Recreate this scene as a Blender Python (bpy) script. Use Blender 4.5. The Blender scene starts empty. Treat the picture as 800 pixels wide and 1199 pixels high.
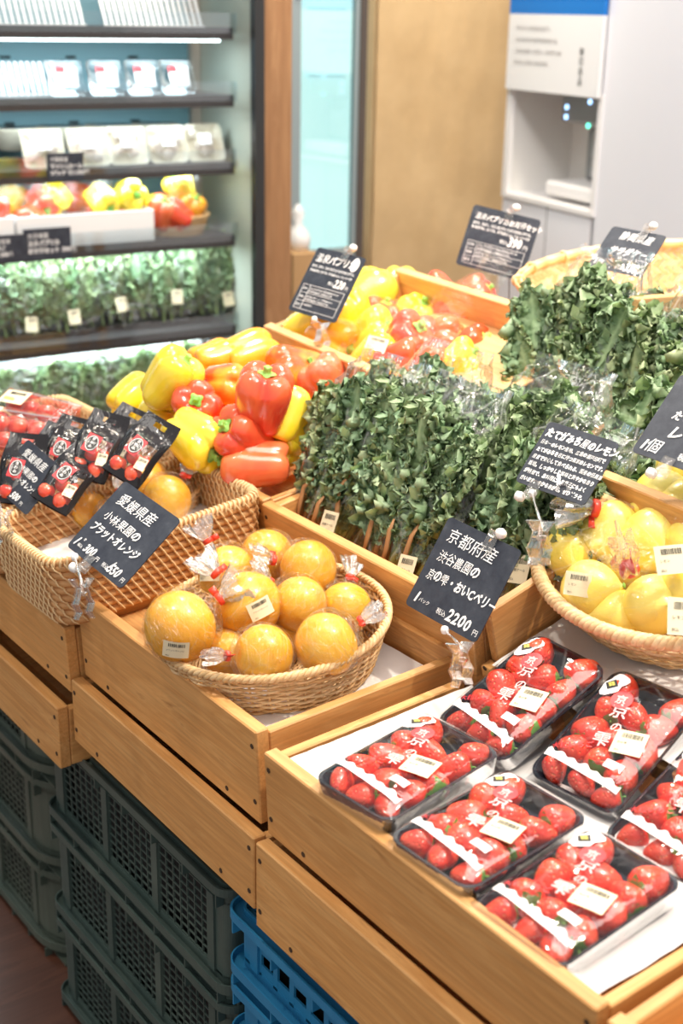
import bpy, math, random
from mathutils import Vector, Matrix, noise
PI = math.pi
S = bpy.context.scene
COL = S.collection
RAD = math.radians

# ---------------------------------------------------------------- camera
F_PX = 1580.0
PITCH, ROLL, YAW = RAD(20.4), RAD(1.1), RAD(36.6)
CAM = Vector((0, 0, 1.5))
fh = Vector((math.sin(YAW), math.cos(YAW), 0)); rt = Vector((math.cos(YAW), -math.sin(YAW), 0)); up = Vector((0, 0, 1))
fwd = fh*math.cos(PITCH) - up*math.sin(PITCH)
upv = up*math.cos(PITCH) + fh*math.sin(PITCH)
r2 = rt*math.cos(ROLL) + upv*math.sin(ROLL); u2 = -rt*math.sin(ROLL) + upv*math.cos(ROLL)
cd = bpy.data.cameras.new('camera'); cam = bpy.data.objects.new('camera', cd); COL.objects.link(cam)
cam.matrix_world = Matrix(((r2.x, u2.x, -fwd.x, CAM.x), (r2.y, u2.y, -fwd.y, CAM.y), (r2.z, u2.z, -fwd.z, CAM.z), (0, 0, 0, 1)))
cd.sensor_fit = 'VERTICAL'; cd.sensor_height = 36.0; cd.lens = F_PX/1199*36
cd.clip_start = .05; cd.clip_end = 50
cd.dof.use_dof = True; cd.dof.focus_distance = 1.62; cd.dof.aperture_fstop = 4.5
S.camera = cam

# ---------------------------------------------------------------- world, light, exposure
S.view_settings.view_transform = 'Standard'; S.view_settings.look = 'None'
S.view_settings.gamma = 1.0; S.view_settings.exposure = 0.45; S.view_settings.use_curve_mapping = False
W = bpy.data.worlds.new('world'); S.world = W; W.use_nodes = True
bg = W.node_tree.nodes['Background']; bg.inputs[0].default_value = (1.0, .97, .93, 1); bg.inputs[1].default_value = .56
S.cycles.max_bounces = 8; S.cycles.transparent_max_bounces = 24; S.cycles.sample_clamp_indirect = 4.0
S.cycles.caustics_reflective = False; S.cycles.caustics_refractive = False

def lamp(name, kind, loc, target, power, color, size=.1, angle=70, blend=.5, size_y=None):
    l = bpy.data.lights.new(name, kind); l.energy = power; l.color = color
    if kind == 'AREA':
        l.shape = 'RECTANGLE'; l.size = size; l.size_y = size_y or size
    else:
        l.shadow_soft_size = size
    if kind == 'SPOT':
        l.spot_size = RAD(angle); l.spot_blend = blend
    o = bpy.data.objects.new(name, l); COL.objects.link(o)
    o.location = loc; o.rotation_euler = (Vector(target) - Vector(loc)).to_track_quat('-Z', 'Y').to_euler()
    return o
WARM = (1.0, .88, .72)
lamp('overhead_spot', 'SPOT', (1.75, 2.35, 2.9), (.95, 1.25, .8), 135, WARM, .05, 75)
lamp('overhead_spot', 'SPOT', (1.55, .35, 2.9), (1.05, 1.0, .8), 115, WARM, .05, 75)
lamp('overhead_spot', 'SPOT', (.2, 1.5, 2.9), (.9, 1.5, .8), 45, WARM, .06, 80)
lamp('ceiling_panel', 'AREA', (1.3, .9, 2.9), (1.1, 1.3, .8), 34, (1.0, .95, .88), 1.2, size_y=1.6)
lamp('overhead_spot', 'SPOT', (1.2, 1.9, 2.9), (2.9, 1.9, 1.3), 62, (1.0, .97, .96), .2, 80)  # fill spot added to brighten the white cabinet, not a shop fitting
lamp('wall_washer', 'SPOT', (2.2, 2.4, 2.9), (2.4, 3.9, 1.2), 95, (1.0, .90, .74), .15, 100)

# ---------------------------------------------------------------- pixel -> point (F_PX pinhole), on a real plane
def ray(px, py): return r2*((px-400)/F_PX) - u2*((py-599.5)/F_PX) + fwd
def Pz(px, py, z): d = ray(px, py); return CAM + d*((z-CAM.z)/d.z)
def Px(px, py, x): d = ray(px, py); return CAM + d*(x/d.x)
def Pd(px, py, t): return CAM + ray(px, py)*t

# ---------------------------------------------------------------- object helpers
def link(name, mesh, mat=None, parent=None, kind=None):
    o = bpy.data.objects.new(name, mesh); COL.objects.link(o)
    if mat and not mesh.materials: mesh.materials.append(mat)
    if parent: o.parent = parent
    if kind: o['kind'] = kind
    return o
def tag(o, label, cat, group=None):
    o['label'] = label; o['category'] = cat
    if group: o['group'] = group
    return o
def thing(name, M, label, cat, group=None):
    o = bpy.data.objects.new(name, None); COL.objects.link(o); o.matrix_world = M; o.empty_display_size = .02
    return tag(o, label, cat, group)
def kids(o): return [c for c in bpy.data.objects if c.parent == o]
TREE = {}
def tree_of(o):
    if o.name not in TREE:
        TREE[o.name] = [(c, kids(c)) for c in kids(o)]
    return TREE[o.name]
def dup(root, M, label, group=None):
    r = root.copy(); COL.objects.link(r); r.matrix_world = M; r['label'] = label
    if group: r['group'] = group
    for c, gs in tree_of(root):
        n = c.copy(); COL.objects.link(n); n.parent = r
        for g in gs:
            q = g.copy(); COL.objects.link(q); q.parent = n
    return r
def frame(o, X, Y=None, Z=None):
    X = Vector(X).normalized()
    if Z is None: Y = Vector(Y); Z = X.cross(Y).normalized(); Y = Z.cross(X)
    else: Z = Vector(Z).normalized(); Y = Z.cross(X).normalized(); X = Y.cross(Z)
    return Matrix(((X.x, Y.x, Z.x, o[0]), (X.y, Y.y, Z.y, o[1]), (X.z, Y.z, Z.z, o[2]), (0, 0, 0, 1)))
def T(x, y=None, z=None): return Matrix.Translation(x if y is None else (x, y, z))
def RX(a): return Matrix.Rotation(RAD(a), 4, 'X')
def RY(a): return Matrix.Rotation(RAD(a), 4, 'Y')
def RZ(a): return Matrix.Rotation(RAD(a), 4, 'Z')
def SC(a, b=None, c=None): return Matrix.Diagonal((a, b or a, c or a, 1))

class MB:
    def __init__(s): s.v = []; s.f = []; s.m = []; s.c = []
    def add(s, vs, fs, M=None, mi=0):
        n = len(s.v)
        s.v += [tuple(M @ Vector(p)) for p in vs] if M is not None else [tuple(p) for p in vs]
        s.f += [tuple(i+n for i in f) for f in fs]; s.m += [mi]*len(fs)
        return s
    def box(s, a, b, M=None, mi=0, taper=0):
        x0, y0, z0 = a; x1, y1, z1 = b; t = taper
        s.add([(x0+t, y0+t, z0), (x1-t, y0+t, z0), (x1-t, y1-t, z0), (x0+t, y1-t, z0), (x0, y0, z1), (x1, y0, z1), (x1, y1, z1), (x0, y1, z1)],
              [(0, 3, 2, 1), (4, 5, 6, 7), (0, 1, 5, 4), (1, 2, 6, 5), (2, 3, 7, 6), (3, 0, 4, 7)], M, mi)
        return s
    def bevbox(s, a, b, r=.002, M=None, mi=0):
        # box with chamfered edges
        x0, y0, z0 = a; x1, y1, z1 = b
        def ring(z, i): return [(x0+i, y0+r, z), (x0+i, y1-r, z)] and [(x0+r, y0+i, z), (x1-r, y0+i, z), (x1-i, y0+r, z), (x1-i, y1-r, z), (x1-r, y1-i, z), (x0+r, y1-i, z), (x0+i, y1-r, z), (x0+i, y0+r, z)]
        R = [[(x0+r, y0+r, z0), (x1-r, y0+r, z0), (x1-r, y0+r, z0), (x1-r, y1-r, z0), (x1-r, y1-r, z0), (x0+r, y1-r, z0), (x0+r, y1-r, z0), (x0+r, y0+r, z0)], ring(z0+r, 0), ring(z1-r, 0),
             [(x0+r, y0+r, z1), (x1-r, y0+r, z1), (x1-r, y0+r, z1), (x1-r, y1-r, z1), (x1-r, y1-r, z1), (x0+r, y1-r, z1), (x0+r, y1-r, z1), (x0+r, y0+r, z1)]]
        vs = sum(R, []); fs = []
        for k in range(3):
            for j in range(8):
                q = (k*8+j, k*8+(j+1) % 8, (k+1)*8+(j+1) % 8, (k+1)*8+j); fs.append(q)
        fs.append((7, 5, 3, 1)); fs.append((25, 27, 29, 31))
        return s.add(vs, fs, M, mi)
    def tube(s, pts, r, n=6, closed=False, M=None, mi=0, caps=True, flat=1.0, upd=None):
        pts = [Vector(p) for p in pts]; N = len(pts); vs = []; fs = []
        rr = r if hasattr(r, '__len__') else [r]*N
        prev = None
        for i, p in enumerate(pts):
            t = (pts[(i+1) % N] - pts[i-1]) if closed else (pts[min(i+1, N-1)] - pts[max(i-1, 0)])
            if t.length < 1e-9: t = Vector((0, 0, 1))
            t.normalize()
            if upd is not None: a = Vector(upd)
            else: a = prev if prev is not None else (Vector((0, 0, 1)) if abs(t.z) < .9 else Vector((1, 0, 0)))
            b = t.cross(a)
            if b.length < 1e-6: b = t.orthogonal()
            b.normalize(); a = b.cross(t).normalized(); prev = a
            for k in range(n):
                an = 2*PI*k/n + PI/n
                vs.append(p + a*math.sin(an)*rr[i] + b*math.cos(an)*rr[i]*flat)
        M_ = N if closed else N-1
        for i in range(M_):
            for k in range(n):
                fs.append((i*n+k, i*n+(k+1) % n, ((i+1) % N)*n+(k+1) % n, ((i+1) % N)*n+k))
        if caps and not closed:
            fs.append(tuple(range(n-1, -1, -1))); fs.append(tuple((N-1)*n+k for k in range(n)))
        return s.add(vs, fs, M, mi)
    def lathe(s, prof, n=24, M=None, mi=0, fn=None, cap=True):
        vs = []; fs = []; m = len(prof)
        for j, (r, z) in enumerate(prof):
            for k in range(n):
                a = 2*PI*k/n; p = (r*math.cos(a), r*math.sin(a), z)
                vs.append(fn(p, a, j/(m-1)) if fn else p)
        for j in range(m-1):
            for k in range(n):
                fs.append((j*n+k, j*n+(k+1) % n, (j+1)*n+(k+1) % n, (j+1)*n+k))
        if cap:
            fs.append(tuple(range(n-1, -1, -1))); fs.append(tuple((m-1)*n+k for k in range(n)))
        return s.add(vs, fs, M, mi)
    def grid(s, fn, nu, nv, M=None, mi=0, cu=False):
        vs = [fn(i/nu, j/nv) for j in range(nv+1) for i in range(nu if cu else nu+1)]
        w = nu if cu else nu+1; fs = []
        for j in range(nv):
            for i in range(nu):
                fs.append((j*w+i, j*w+(i+1) % w, (j+1)*w+(i+1) % w, (j+1)*w+i))
        return s.add(vs, fs, M, mi)
    def mesh(s, name, mats=None, smooth=False, col=None):
        me = bpy.data.meshes.new(name); me.from_pydata(s.v, [], s.f)
        for m in (mats or []): me.materials.append(m)
        if mats and len(mats) > 1: me.polygons.foreach_set('material_index', s.m)
        if smooth: me.polygons.foreach_set('use_smooth', [True]*len(me.polygons))
        if col:
            a = me.color_attributes.new('tone', 'FLOAT_COLOR', 'POINT'); a.data.foreach_set('color', [x for c in col for x in (c[0], c[1], c[2], 1)])
        me.update(); return me
    def obj(s, name, mat, parent=None, smooth=False, kind=None, col=None):
        mats = mat if isinstance(mat, (list, tuple)) else [mat]
        return link(name, s.mesh(name, mats, smooth, col), None, parent, kind)

# ---------------------------------------------------------------- materials
class NT:
    def __init__(s, name, **kw):
        s.m = bpy.data.materials.new(name); s.m.use_nodes = True; s.t = s.m.node_tree; s.n = s.t.nodes
        s.b = s.n['Principled BSDF']; s.out = s.n['Material Output']; s.set(s.b, **kw)
    def set(s, nd, **kw):
        for k, v in kw.items():
            k = k.replace('_', ' ')
            i = nd.inputs[k]
            if hasattr(v, 'is_linked') or isinstance(v, bpy.types.NodeSocket): s.t.links.new(v, i)
            else: i.default_value = (*v, 1) if isinstance(v, tuple) and len(v) == 3 and i.type == 'RGBA' else v
    def node(s, typ, props=None, **kw):
        nd = s.n.new(typ)
        for k, v in (props or {}).items(): setattr(nd, k, v)
        s.set(nd, **kw); return nd
    def coord(s, kind='Object', scale=(1, 1, 1), rnd=False):
        tc = s.node('ShaderNodeTexCoord'); mp = s.node('ShaderNodeMapping'); mp.inputs['Scale'].default_value = scale
        s.t.links.new(tc.outputs[kind], mp.inputs['Vector'])
        if rnd:
            oi = s.node('ShaderNodeObjectInfo'); ml = s.node('ShaderNodeMath', {'operation': 'MULTIPLY'}); s.t.links.new(oi.outputs['Random'], ml.inputs[0]); ml.inputs[1].default_value = 37.0
            cb = s.node('ShaderNodeCombineXYZ'); s.t.links.new(ml.outputs[0], cb.inputs[0]); s.t.links.new(ml.outputs[0], cb.inputs[1]); s.t.links.new(cb.outputs[0], mp.inputs['Location'])
        return mp.outputs[0]
    def noise(s, vec, scale, detail=4, rough=.55, dist=0):
        n = s.node('ShaderNodeTexNoise', Scale=scale, Detail=detail, Roughness=rough, Distortion=dist); s.t.links.new(vec, n.inputs['Vector']); return n.outputs['Fac']
    def ramp(s, fac, stops, interp='LINEAR'):
        r = s.node('ShaderNodeValToRGB'); r.color_ramp.interpolation = interp; s.t.links.new(fac, r.inputs[0]); e = r.color_ramp.elements
        while len(e) < len(stops): e.new(.5)
        for el, (p, c) in zip(e, stops): el.position = p; el.color = (*c, 1) if len(c) == 3 else c
        return r.outputs[0]
    def bump(s, h, strength=.3, dist=.001):
        b = s.node('ShaderNodeBump', Strength=strength, Distance=dist, Height=h); s.set(s.b, Normal=b.outputs[0]); return b.outputs[0]
    def mixc(s, fac, a, b, mode='MIX'):
        m = s.node('ShaderNodeMix', {'data_type': 'RGBA', 'blend_type': mode})
        for i, v in ((0, fac), (6, a), (7, b)):
            if isinstance(v, bpy.types.NodeSocket): s.t.links.new(v, m.inputs[i])
            else: m.inputs[i].default_value = v if not isinstance(v, tuple) else (*v, 1)
        return m.outputs[2]
def plain(name, c, rough=.5, **kw): return NT(name, Base_Color=c, Roughness=rough, **kw).m

def wood(name, c1, c2, c3, rough=.5, sc=1.0):
    n = NT(name, Roughness=rough)
    v = n.coord('Object', (2.5*sc, 22*sc, 22*sc), True)
    a = n.noise(v, 1.6, 5, .6, 1.2)
    f = n.noise(n.coord('Object', (9*sc, 260*sc, 260*sc), True), 1.0, 3, .6)
    base = n.ramp(a, [(.3, c1), (.5, c2), (.62, c1), (.72, c3)])
    fine = n.ramp(f, [(.35, (.86, .86, .86)), (.65, (1.06, 1.06, 1.06))])
    oi = n.node('ShaderNodeObjectInfo'); tone = n.ramp(oi.outputs['Random'], [(0, (.88, .86, .84)), (1, (1.06, 1.04, 1.0))])
    n.set(n.b, Base_Color=n.mixc(1.0, n.mixc(1.0, base, fine, 'MULTIPLY'), tone, 'MULTIPLY'))
    n.bump(f, .12, .0006); return n.m
M_WOOD = wood('pine_wood', (.70, .385, .145), (.61, .305, .10), (.43, .19, .055))
M_WOOD_PALE = wood('pale_pine_wood', (.80, .50, .235), (.72, .42, .18), (.58, .31, .12))
M_POST = wood('rough_post_wood', (.46, .25, .115), (.37, .185, .08), (.24, .11, .045), .7, .6)
M_FLOORW = wood('floor_wood', (.115, .045, .028), (.085, .032, .02), (.06, .022, .014), .4, .5)
M_NAIL = plain('nail_hole', (.05, .025, .012), .8)
M_PAPER = NT('white_liner_paper', Base_Color=(.77, .74, .73), Roughness=.6).m
n = NT('wicker_strand', Roughness=.45); M_WICKER = n.m
g_ = n.node('ShaderNodeNewGeometry')
c_ = n.ramp(g_.outputs['Random Per Island'], [(0, (.60, .36, .15)), (.5, (.74, .49, .24)), (1, (.84, .62, .36))])
f_ = n.noise(n.coord('Object', (1, 1, 1)), 160, 3)
n.set(n.b, Base_Color=n.mixc(1.0, c_, n.ramp(f_, [(.3, (.8, .78, .74)), (.7, (1.08, 1.06, 1.04))]), 'MULTIPLY'))
n = NT('rattan_core', Roughness=.6); M_RATTAN = n.m
g_ = n.node('ShaderNodeNewGeometry')
f_ = n.noise(n.coord('Object', (1, 1, 1)), 45, 3)
c_ = n.ramp(f_, [(.3, (.50, .245, .09)), (.5, (.62, .325, .13)), (.75, (.72, .42, .19))]); n.set(n.b, Base_Color=c_)
M_RATTAN_L = plain('rattan_binding', (.76, .53, .28), .45)
n = NT('winnow_bamboo', Roughness=.45); M_BAMBOO = n.m
w_ = n.node('ShaderNodeTexWave', {'wave_type': 'BANDS', 'bands_direction': 'X'}, Scale=9.0, Distortion=1.2, Detail=2.0); n.t.links.new(n.coord('Object', (1, 1, 6)), w_.inputs['Vector'])
n.set(n.b, Base_Color=n.ramp(w_.outputs['Fac'], [(0, (.74, .49, .22)), (1, (.86, .64, .35))]))
def fruit(name, c1, c2, rough=.28, pore=0, coat=.4, pscale=300, sss=.06):
    n = NT(name, Roughness=rough, Coat_Weight=coat, Coat_Roughness=.12, Subsurface_Weight=sss, Subsurface_Scale=.01)
    v = n.coord('Object', (1, 1, 1), True)
    n.set(n.b, Base_Color=n.ramp(n.noise(v, 1.5, 2), [(.40, c1), (.60, c2)]), Subsurface_Radius=(1.0, .4, .1))
    if pore: n.bump(n.noise(v, pscale, 2), pore, .001)
    return n.m
M_ORANGE = fruit('orange_peel', (.97, .44, .025), (1.0, .56, .05), .33, .25, .3, 36)
M_LEMON = fruit('lemon_peel', (.95, .75, .12), (.98, .82, .22), .35, .3, .3, 26)
M_PEPPER = {'red': fruit('red_pepper_skin', (.78, .065, .03), (.86, .13, .045), .2, 0, .6),
            'yellow': fruit('yellow_pepper_skin', (.93, .68, .03), (.96, .76, .07), .22, 0, .6),
            'orange': fruit('orange_pepper_skin', (.93, .33, .02), (.96, .48, .035), .22, 0, .6),
            'mixed': fruit('orange_red_pepper_skin', (.84, .10, .02), (.95, .42, .04), .22, 0, .6),
            'lime': fruit('yellow_green_pepper_skin', (.55, .68, .07), (.93, .74, .06), .22, 0, .6),
            'coral': fruit('coral_pepper_skin', (.86, .13, .05), (.88, .20, .07), .24, 0, .5)}
M_STEM = fruit('green_stem', (.16, .42, .05), (.30, .58, .12), .5, .3, .1, 200)
M_TOMATO = fruit('tomato_skin', (.70, .05, .03), (.80, .12, .06), .2, 0, .7)
n = NT('strawberry_skin', Roughness=.3, Coat_Weight=.5, Coat_Roughness=.15, Subsurface_Weight=.08, Subsurface_Scale=.006); M_BERRY = n.m
v = n.coord('Object'); vo = n.node('ShaderNodeTexVoronoi', Scale=8.5); n.t.links.new(v, vo.inputs['Vector'])
n.set(n.b, Base_Color=n.mixc(n.ramp(vo.outputs['Distance'], [(.12, (1, 1, 1)), (.2, (0, 0, 0))]), n.ramp(n.noise(v, 2, 2), [(.35, (.78, .035, .02)), (.7, (.88, .09, .04))]), (.90, .42, .16)))
n.bump(n.ramp(vo.outputs['Distance'], [(.05, (.1, .1, .1)), (.45, (1, 1, 1))]), .8, .0012)
M_CALYX = plain('strawberry_leaf', (.16, .36, .06), .5)
n = NT('kale_leaf', Roughness=.5, Specular_IOR_Level=.35); M_KALE = n.m
at_ = n.node('ShaderNodeVertexColor', {'layer_name': 'tone'}); se = n.node('ShaderNodeSeparateColor'); n.t.links.new(at_.outputs[0], se.inputs[0])
oi = n.node('ShaderNodeObjectInfo')
v = n.coord('Object')
base = n.ramp(n.noise(v, 70, 4), [(.3, (.17, .275, .15)), (.52, (.28, .39, .235)), (.75, (.44, .54, .36))])
base = n.mixc(se.outputs[0], base, (.46, .58, .36))
base = n.mixc(n.ramp(se.outputs[1], [(.3, (0, 0, 0)), (1, (.55, .55, .55))]), base, (.60, .68, .50))
base = n.mixc(1.0, base, n.ramp(oi.outputs['Random'], [(0, (.85, .98, .92)), (1, (1.15, 1.08, .9))]), 'MULTIPLY')
n.set(n.b, Base_Color=base); tr = n.node('ShaderNodeBsdfTranslucent', Color=(.34, .50, .20)); mx = n.node('ShaderNodeMixShader', Fac=.28)
n.t.links.new(n.b.outputs[0], mx.inputs[1]); n.t.links.new(tr.outputs[0], mx.inputs[2]); n.t.links.new(mx.outputs[0], n.out.inputs[0])
M_KSTEM = plain('kale_stalk', (.42, .58, .25), .4)
M_KBROWN = plain('dried_kale_stalk', (.44, .22, .09), .5)

def film(name, haze=.06, tint=(1, 1, 1), bs=1.0, scale=(30, 30, 30), edge=.5, rough=.12, dist=.004, crease=.35):
    n = NT(name); n.n.remove(n.b)
    v = n.coord('Object', scale, True)
    h1 = n.noise(v, 1.0, 3, .6, 1.5); h2 = n.noise(v, 3.3, 2, .6, .5)
    vo = n.node('ShaderNodeTexVoronoi', {'feature': 'DISTANCE_TO_EDGE'}, Scale=1.1); n.t.links.new(v, vo.inputs['Vector'])
    cr = n.ramp(vo.outputs['Distance'], [(0, (1, 1, 1)), (.035, (0, 0, 0))])
    hm = n.node('ShaderNodeMath', {'operation': 'MULTIPLY_ADD'}); n.t.links.new(h2, hm.inputs[0]); hm.inputs[1].default_value = .35; n.t.links.new(h1, hm.inputs[2])
    b = n.node('ShaderNodeBump', Strength=bs, Distance=dist, Height=hm.outputs[0])
    gl = n.node('ShaderNodeBsdfGlossy', Color=(1, 1, 1), Roughness=rough, Normal=b.outputs[0])
    df = n.node('ShaderNodeBsdfDiffuse', Color=(.95, .95, .95)); 
    tr = n.node('ShaderNodeBsdfTransparent', Color=tint)
    lw = n.node('ShaderNodeLayerWeight', Blend=.25, Normal=b.outputs[0])
    f = n.node('ShaderNodeMath', {'operation': 'MULTIPLY_ADD', 'use_clamp': True}); n.t.links.new(lw.outputs['Fresnel'], f.inputs[0]); f.inputs[1].default_value = edge; f.inputs[2].default_value = haze
    m1 = n.node('ShaderNodeMixShader'); n.t.links.new(f.outputs[0], m1.inputs[0]); n.t.links.new(tr.outputs[0], m1.inputs[1]); n.t.links.new(gl.outputs[0], m1.inputs[2])
    c2 = n.node('ShaderNodeMath', {'operation': 'MULTIPLY'}); n.t.links.new(cr, c2.inputs[0]); c2.inputs[1].default_value = crease
    m2 = n.node('ShaderNodeMixShader'); n.t.links.new(c2.outputs[0], m2.inputs[0]); n.t.links.new(m1.outputs[0], m2.inputs[1]); n.t.links.new(df.outputs[0], m2.inputs[2])
    n.t.links.new(m2.outputs[0], n.out.inputs[0]); return n.m
M_FILM = film('kale_bag_film', .045, (1, 1, 1), 1.0, (17, 17, 7), .62, .10, .009, .16)
M_WRAP = film('fruit_wrap_film', .02, (1, .99, .97), 1.0, (20, 20, 48), .20, .11, .009, .06)
M_WRAPU = film('orange_wrap_film', .03, (1, .99, .97), 1.0, (2.4, 2.4, 6), .38, .10, .014, .12)
M_TWIST = film('gathered_film', .30, (.98, .95, .94), 1.0, (5, 5, 5), .5, .2, .003, .3)
M_LID = film('pack_film', .04, (1, 1, 1), .5, (18, 18, 18), .6, .05, .002, .04)
M_GLASS = film('fridge_glass', .12, (.80, .90, .86), .02, (2, 2, 2), .6, .03, .0005, 0)
M_CLEAR = film('clear_plastic', .10, (.97, .96, .95), .6, (70, 70, 70), .7, .06, .002, .02)
M_RAIL = film('clear_shelf_rail', .07, (.92, .96, .98), .1, (10, 10, 10), .7, .05, .001, 0)
M_WHITEP = plain('white_plastic', (.9, .9, .9), .3)
n = NT('chalkboard', Roughness=.55); M_BOARD = n.m
v = n.coord('Object'); n.set(n.b, Base_Color=n.ramp(n.noise(v, 38, 6, .7), [(.35, (.014, .019, .034)), (.6, (.035, .042, .06)), (.8, (.10, .11, .13))]))
M_CHALK = plain('chalk_marker', (.93, .93, .93), .7)
M_CHALK_DIM = plain('faint_chalk', (.40, .42, .45), .7)
M_EDGE = plain('card_edge', (.75, .66, .58), .5)
M_CREAM = plain('cream_price_sticker', (.80, .71, .50), .55)
M_BLACKINK = plain('black_ink', (.03, .03, .03), .6)
M_REDTAPE = plain('red_tape', (.80, .06, .03), .35)
M_TRAYB = plain('black_tray_plastic', (.018, .022, .035), .18)
M_PRINTW = plain('white_print', (.92, .90, .90), .5)
M_PRINTR = plain('red_print', (.78, .04, .05), .45)
M_PRINTP = plain('pink_print', (.90, .50, .50), .45)
M_GOLD = plain('yellow_print', (.62, .56, .12), .5)
def plast(name, c, c2):
    n = NT(name, Roughness=.42); v = n.coord('Object'); n.set(n.b, Base_Color=n.ramp(n.noise(v, 9, 6, .65), [(.35, c), (.75, c2)])); return n.m
M_CRATE = plast('grey_green_crate_plastic', (.045, .075, .07), (.085, .12, .105))
M_CRATE2 = plast('grey_crate_plastic', (.06, .085, .07), (.115, .135, .11))
M_BLUE = plast('blue_crate_plastic', (.015, .17, .36), (.03, .24, .46))
M_DARK = plain('near_black', (.008, .009, .01), .8)

# ---------------------------------------------------------------- lettering
GL = {}
def glyph(ch, off=.02):
    k = (ch, off)
    if k not in GL:
        c = bpy.data.curves.new('glyph', 'FONT'); c.body = ch; c.size = 1; c.offset = off; c.resolution_u = 2
        o = bpy.data.objects.new('glyph', c); COL.objects.link(o)
        me = bpy.data.meshes.new_from_object(o.evaluated_get(bpy.context.evaluated_depsgraph_get()))
        vs = [(v.co.x, v.co.y, 0) for v in me.vertices]; fs = [tuple(p.vertices) for p in me.polygons]
        w = 1.0 if ord(ch) > 0x2000 else (max(v[0] for v in vs)+.06 if vs else .3)
        bpy.data.objects.remove(o); bpy.data.curves.remove(c); bpy.data.meshes.remove(me); GL[k] = (vs, fs, w)
    return GL[k]
def write(mb, text, x, y, size, z=.0009, off=.02, hand=.0, rnd=None, vertical=False, slant=0., squash=1., mi=0, ang=0.):
    R = rnd or random.Random(hash(text) % 1000 if False else sum(map(ord, text)))
    cx, cy = 0, 0
    for ch in text:
        if ch == ' ': cx += size*.35; continue
        vs, fs, w = glyph(ch, off if ord(ch) < 0x3400 else 0.0)
        a = RAD(R.uniform(-9, 9)*hand); sc = size*(1+R.uniform(-.1, .1)*hand)
        jy = R.uniform(-.06, .06)*hand*size
        M = T(x, y, z) @ RZ(ang) @ T(cx, cy+jy, 0) @ Matrix(((1, slant, 0, 0), (0, 1, 0, 0), (0, 0, 1, 0), (0, 0, 0, 1))) @ Matrix.Rotation(a, 4, 'Z') @ SC(sc*squash, sc, 1)
        mb.add(vs, fs, M, mi)
        if vertical: cy -= size*1.08
        else: cx += sc*w*squash*1.0
    return cx
# ================================================================ setting
def struct(name, mb, mat, smooth=False, M=None):
    o = mb.obj(name, mat, None, smooth, 'structure')
    if M is not None: o.matrix_world = M
    return o
fl = struct('floor', MB().box((-1.6, -1.0, -.03), (4.6, 5.4, 0)), M_FLOORW)

# back wall of rough tan plaster, cabinet frame directions
n = NT('tan_plaster', Roughness=.85); M_PLASTER = n.m
v = n.coord('Object'); n.set(n.b, Base_Color=n.ramp(n.noise(v, 5, 6, .6), [(.3, (.55, .375, .19)), (.7, (.66, .47, .255))])); n.bump(n.noise(v, 26, 6, .6), .5, .004)
FRX, FRY = Vector((math.cos(RAD(5.2)), -math.sin(RAD(5.2)), 0)), Vector((math.sin(RAD(5.2)), math.cos(RAD(5.2)), 0))
UP = Vector((0, 0, 1))
def FM(o): return frame(o, FRX, FRY)          # frame aligned with the fridge run
F0 = Pd(276, 392, 3.5); F0.z = 0               # right front corner of the shelves
MF = FM(F0); iMF = MF.inverted()
def fz(px, py, y=0.0):                         # point on fridge plane local y
    d = ray(px, py); o = iMF @ CAM; dl = iMF.to_3x3() @ d; t = (y-o.y)/dl.y; return o + dl*t
pw0 = fz(418, 200, .55).x; pw1 = fz(603, 200, .42).x
struct('wall_back', MB().grid(lambda a, b: (pw0+(pw1-pw0)*a, .45+.004*noise.noise(Vector((a*9, b*20, 0))), 2.9*b), 40, 90).box((pw0, .47, 0), (pw1, .6, 2.9)), M_PLASTER, False, MF)
struct('wall_left', MB().box((-3.4, .75, 0), (pw0, .8, 2.9)), plain('store_wall', (.62, .60, .58), .8), False, MF)

# white service cabinet with an alcove (wall run facing the counter)
CX_ = Vector((math.sin(RAD(-11)), -math.cos(RAD(-11)), 0)); CX_ = Vector((-math.sin(RAD(11)), -math.cos(RAD(11)), 0))
C0 = Pd(600, 120, 3.75); C0.z = 0
MC = frame(C0, CX_, UP)                       # local x: toward the camera side, y: up, z: out of the face
iMC = MC.inverted()
def cz(px, py, z=0.0):
    d = ray(px, py); o = iMC @ CAM; dl = iMC.to_3x3() @ d; t = (z-o.z)/dl.z; return o + dl*t
n = NT('white_cabinet_panel', Base_Color=(.80, .80, .84), Roughness=.3); M_CAB = n.m
M_CABD = plain('alcove_grey', (.78, .76, .73), .5); M_CABW = plain('white_cabinet_edge', (.85, .83, .82), .4)
cab = thing('water_dispenser_cabinet', MC, 'tall white built-in cabinet with a grey alcove holding a water dispenser', 'cabinet')
a0, a1 = cz(600, 100), cz(705, 110); b0, b1 = cz(598, 228), cz(692, 246)
xl, xr = 0.0, a1.x; zt, zb = a0.y-.0, (b0.y+b1.y)/2
MB().box((-.02, 0, -.35), (xr+.012, zb-.013, 0)).obj('lower_panel', M_CAB, cab)
MB().box((xr, 0, -.35), (2.3, 2.9, 0)).obj('side_panel', M_CAB, cab)
MB().box((-.02, zt, -.35), (xr+.012, 2.9, -.012)).obj('upper_panel', M_CAB, cab)
al = MB().box((-.02, zb-.013, -.26), (xr+.01, zt, -.21)).box((xr-.012, zb, -.3), (xr, zt, -.0)).box((-.02, zb, -.3), (-.005, zt, -.0))
al.obj('alcove', M_CABD, cab)
MB().box((-.02, zb-.012, -.3), (xr+.012, zb, .006)).box((-.02, zb, -.01), (.004, zt, .006)).box((xr-.006, zb, -.004), (xr+.012, zt, .004)).obj('alcove_edge', M_CABW, cab)
MB().box((xr*.5, 0, -.001), (xr*.5+.003, zb-.012, .0012)).obj('panel_seam', plain('panel_seam', (.25, .25, .25), .6), cab)
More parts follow.
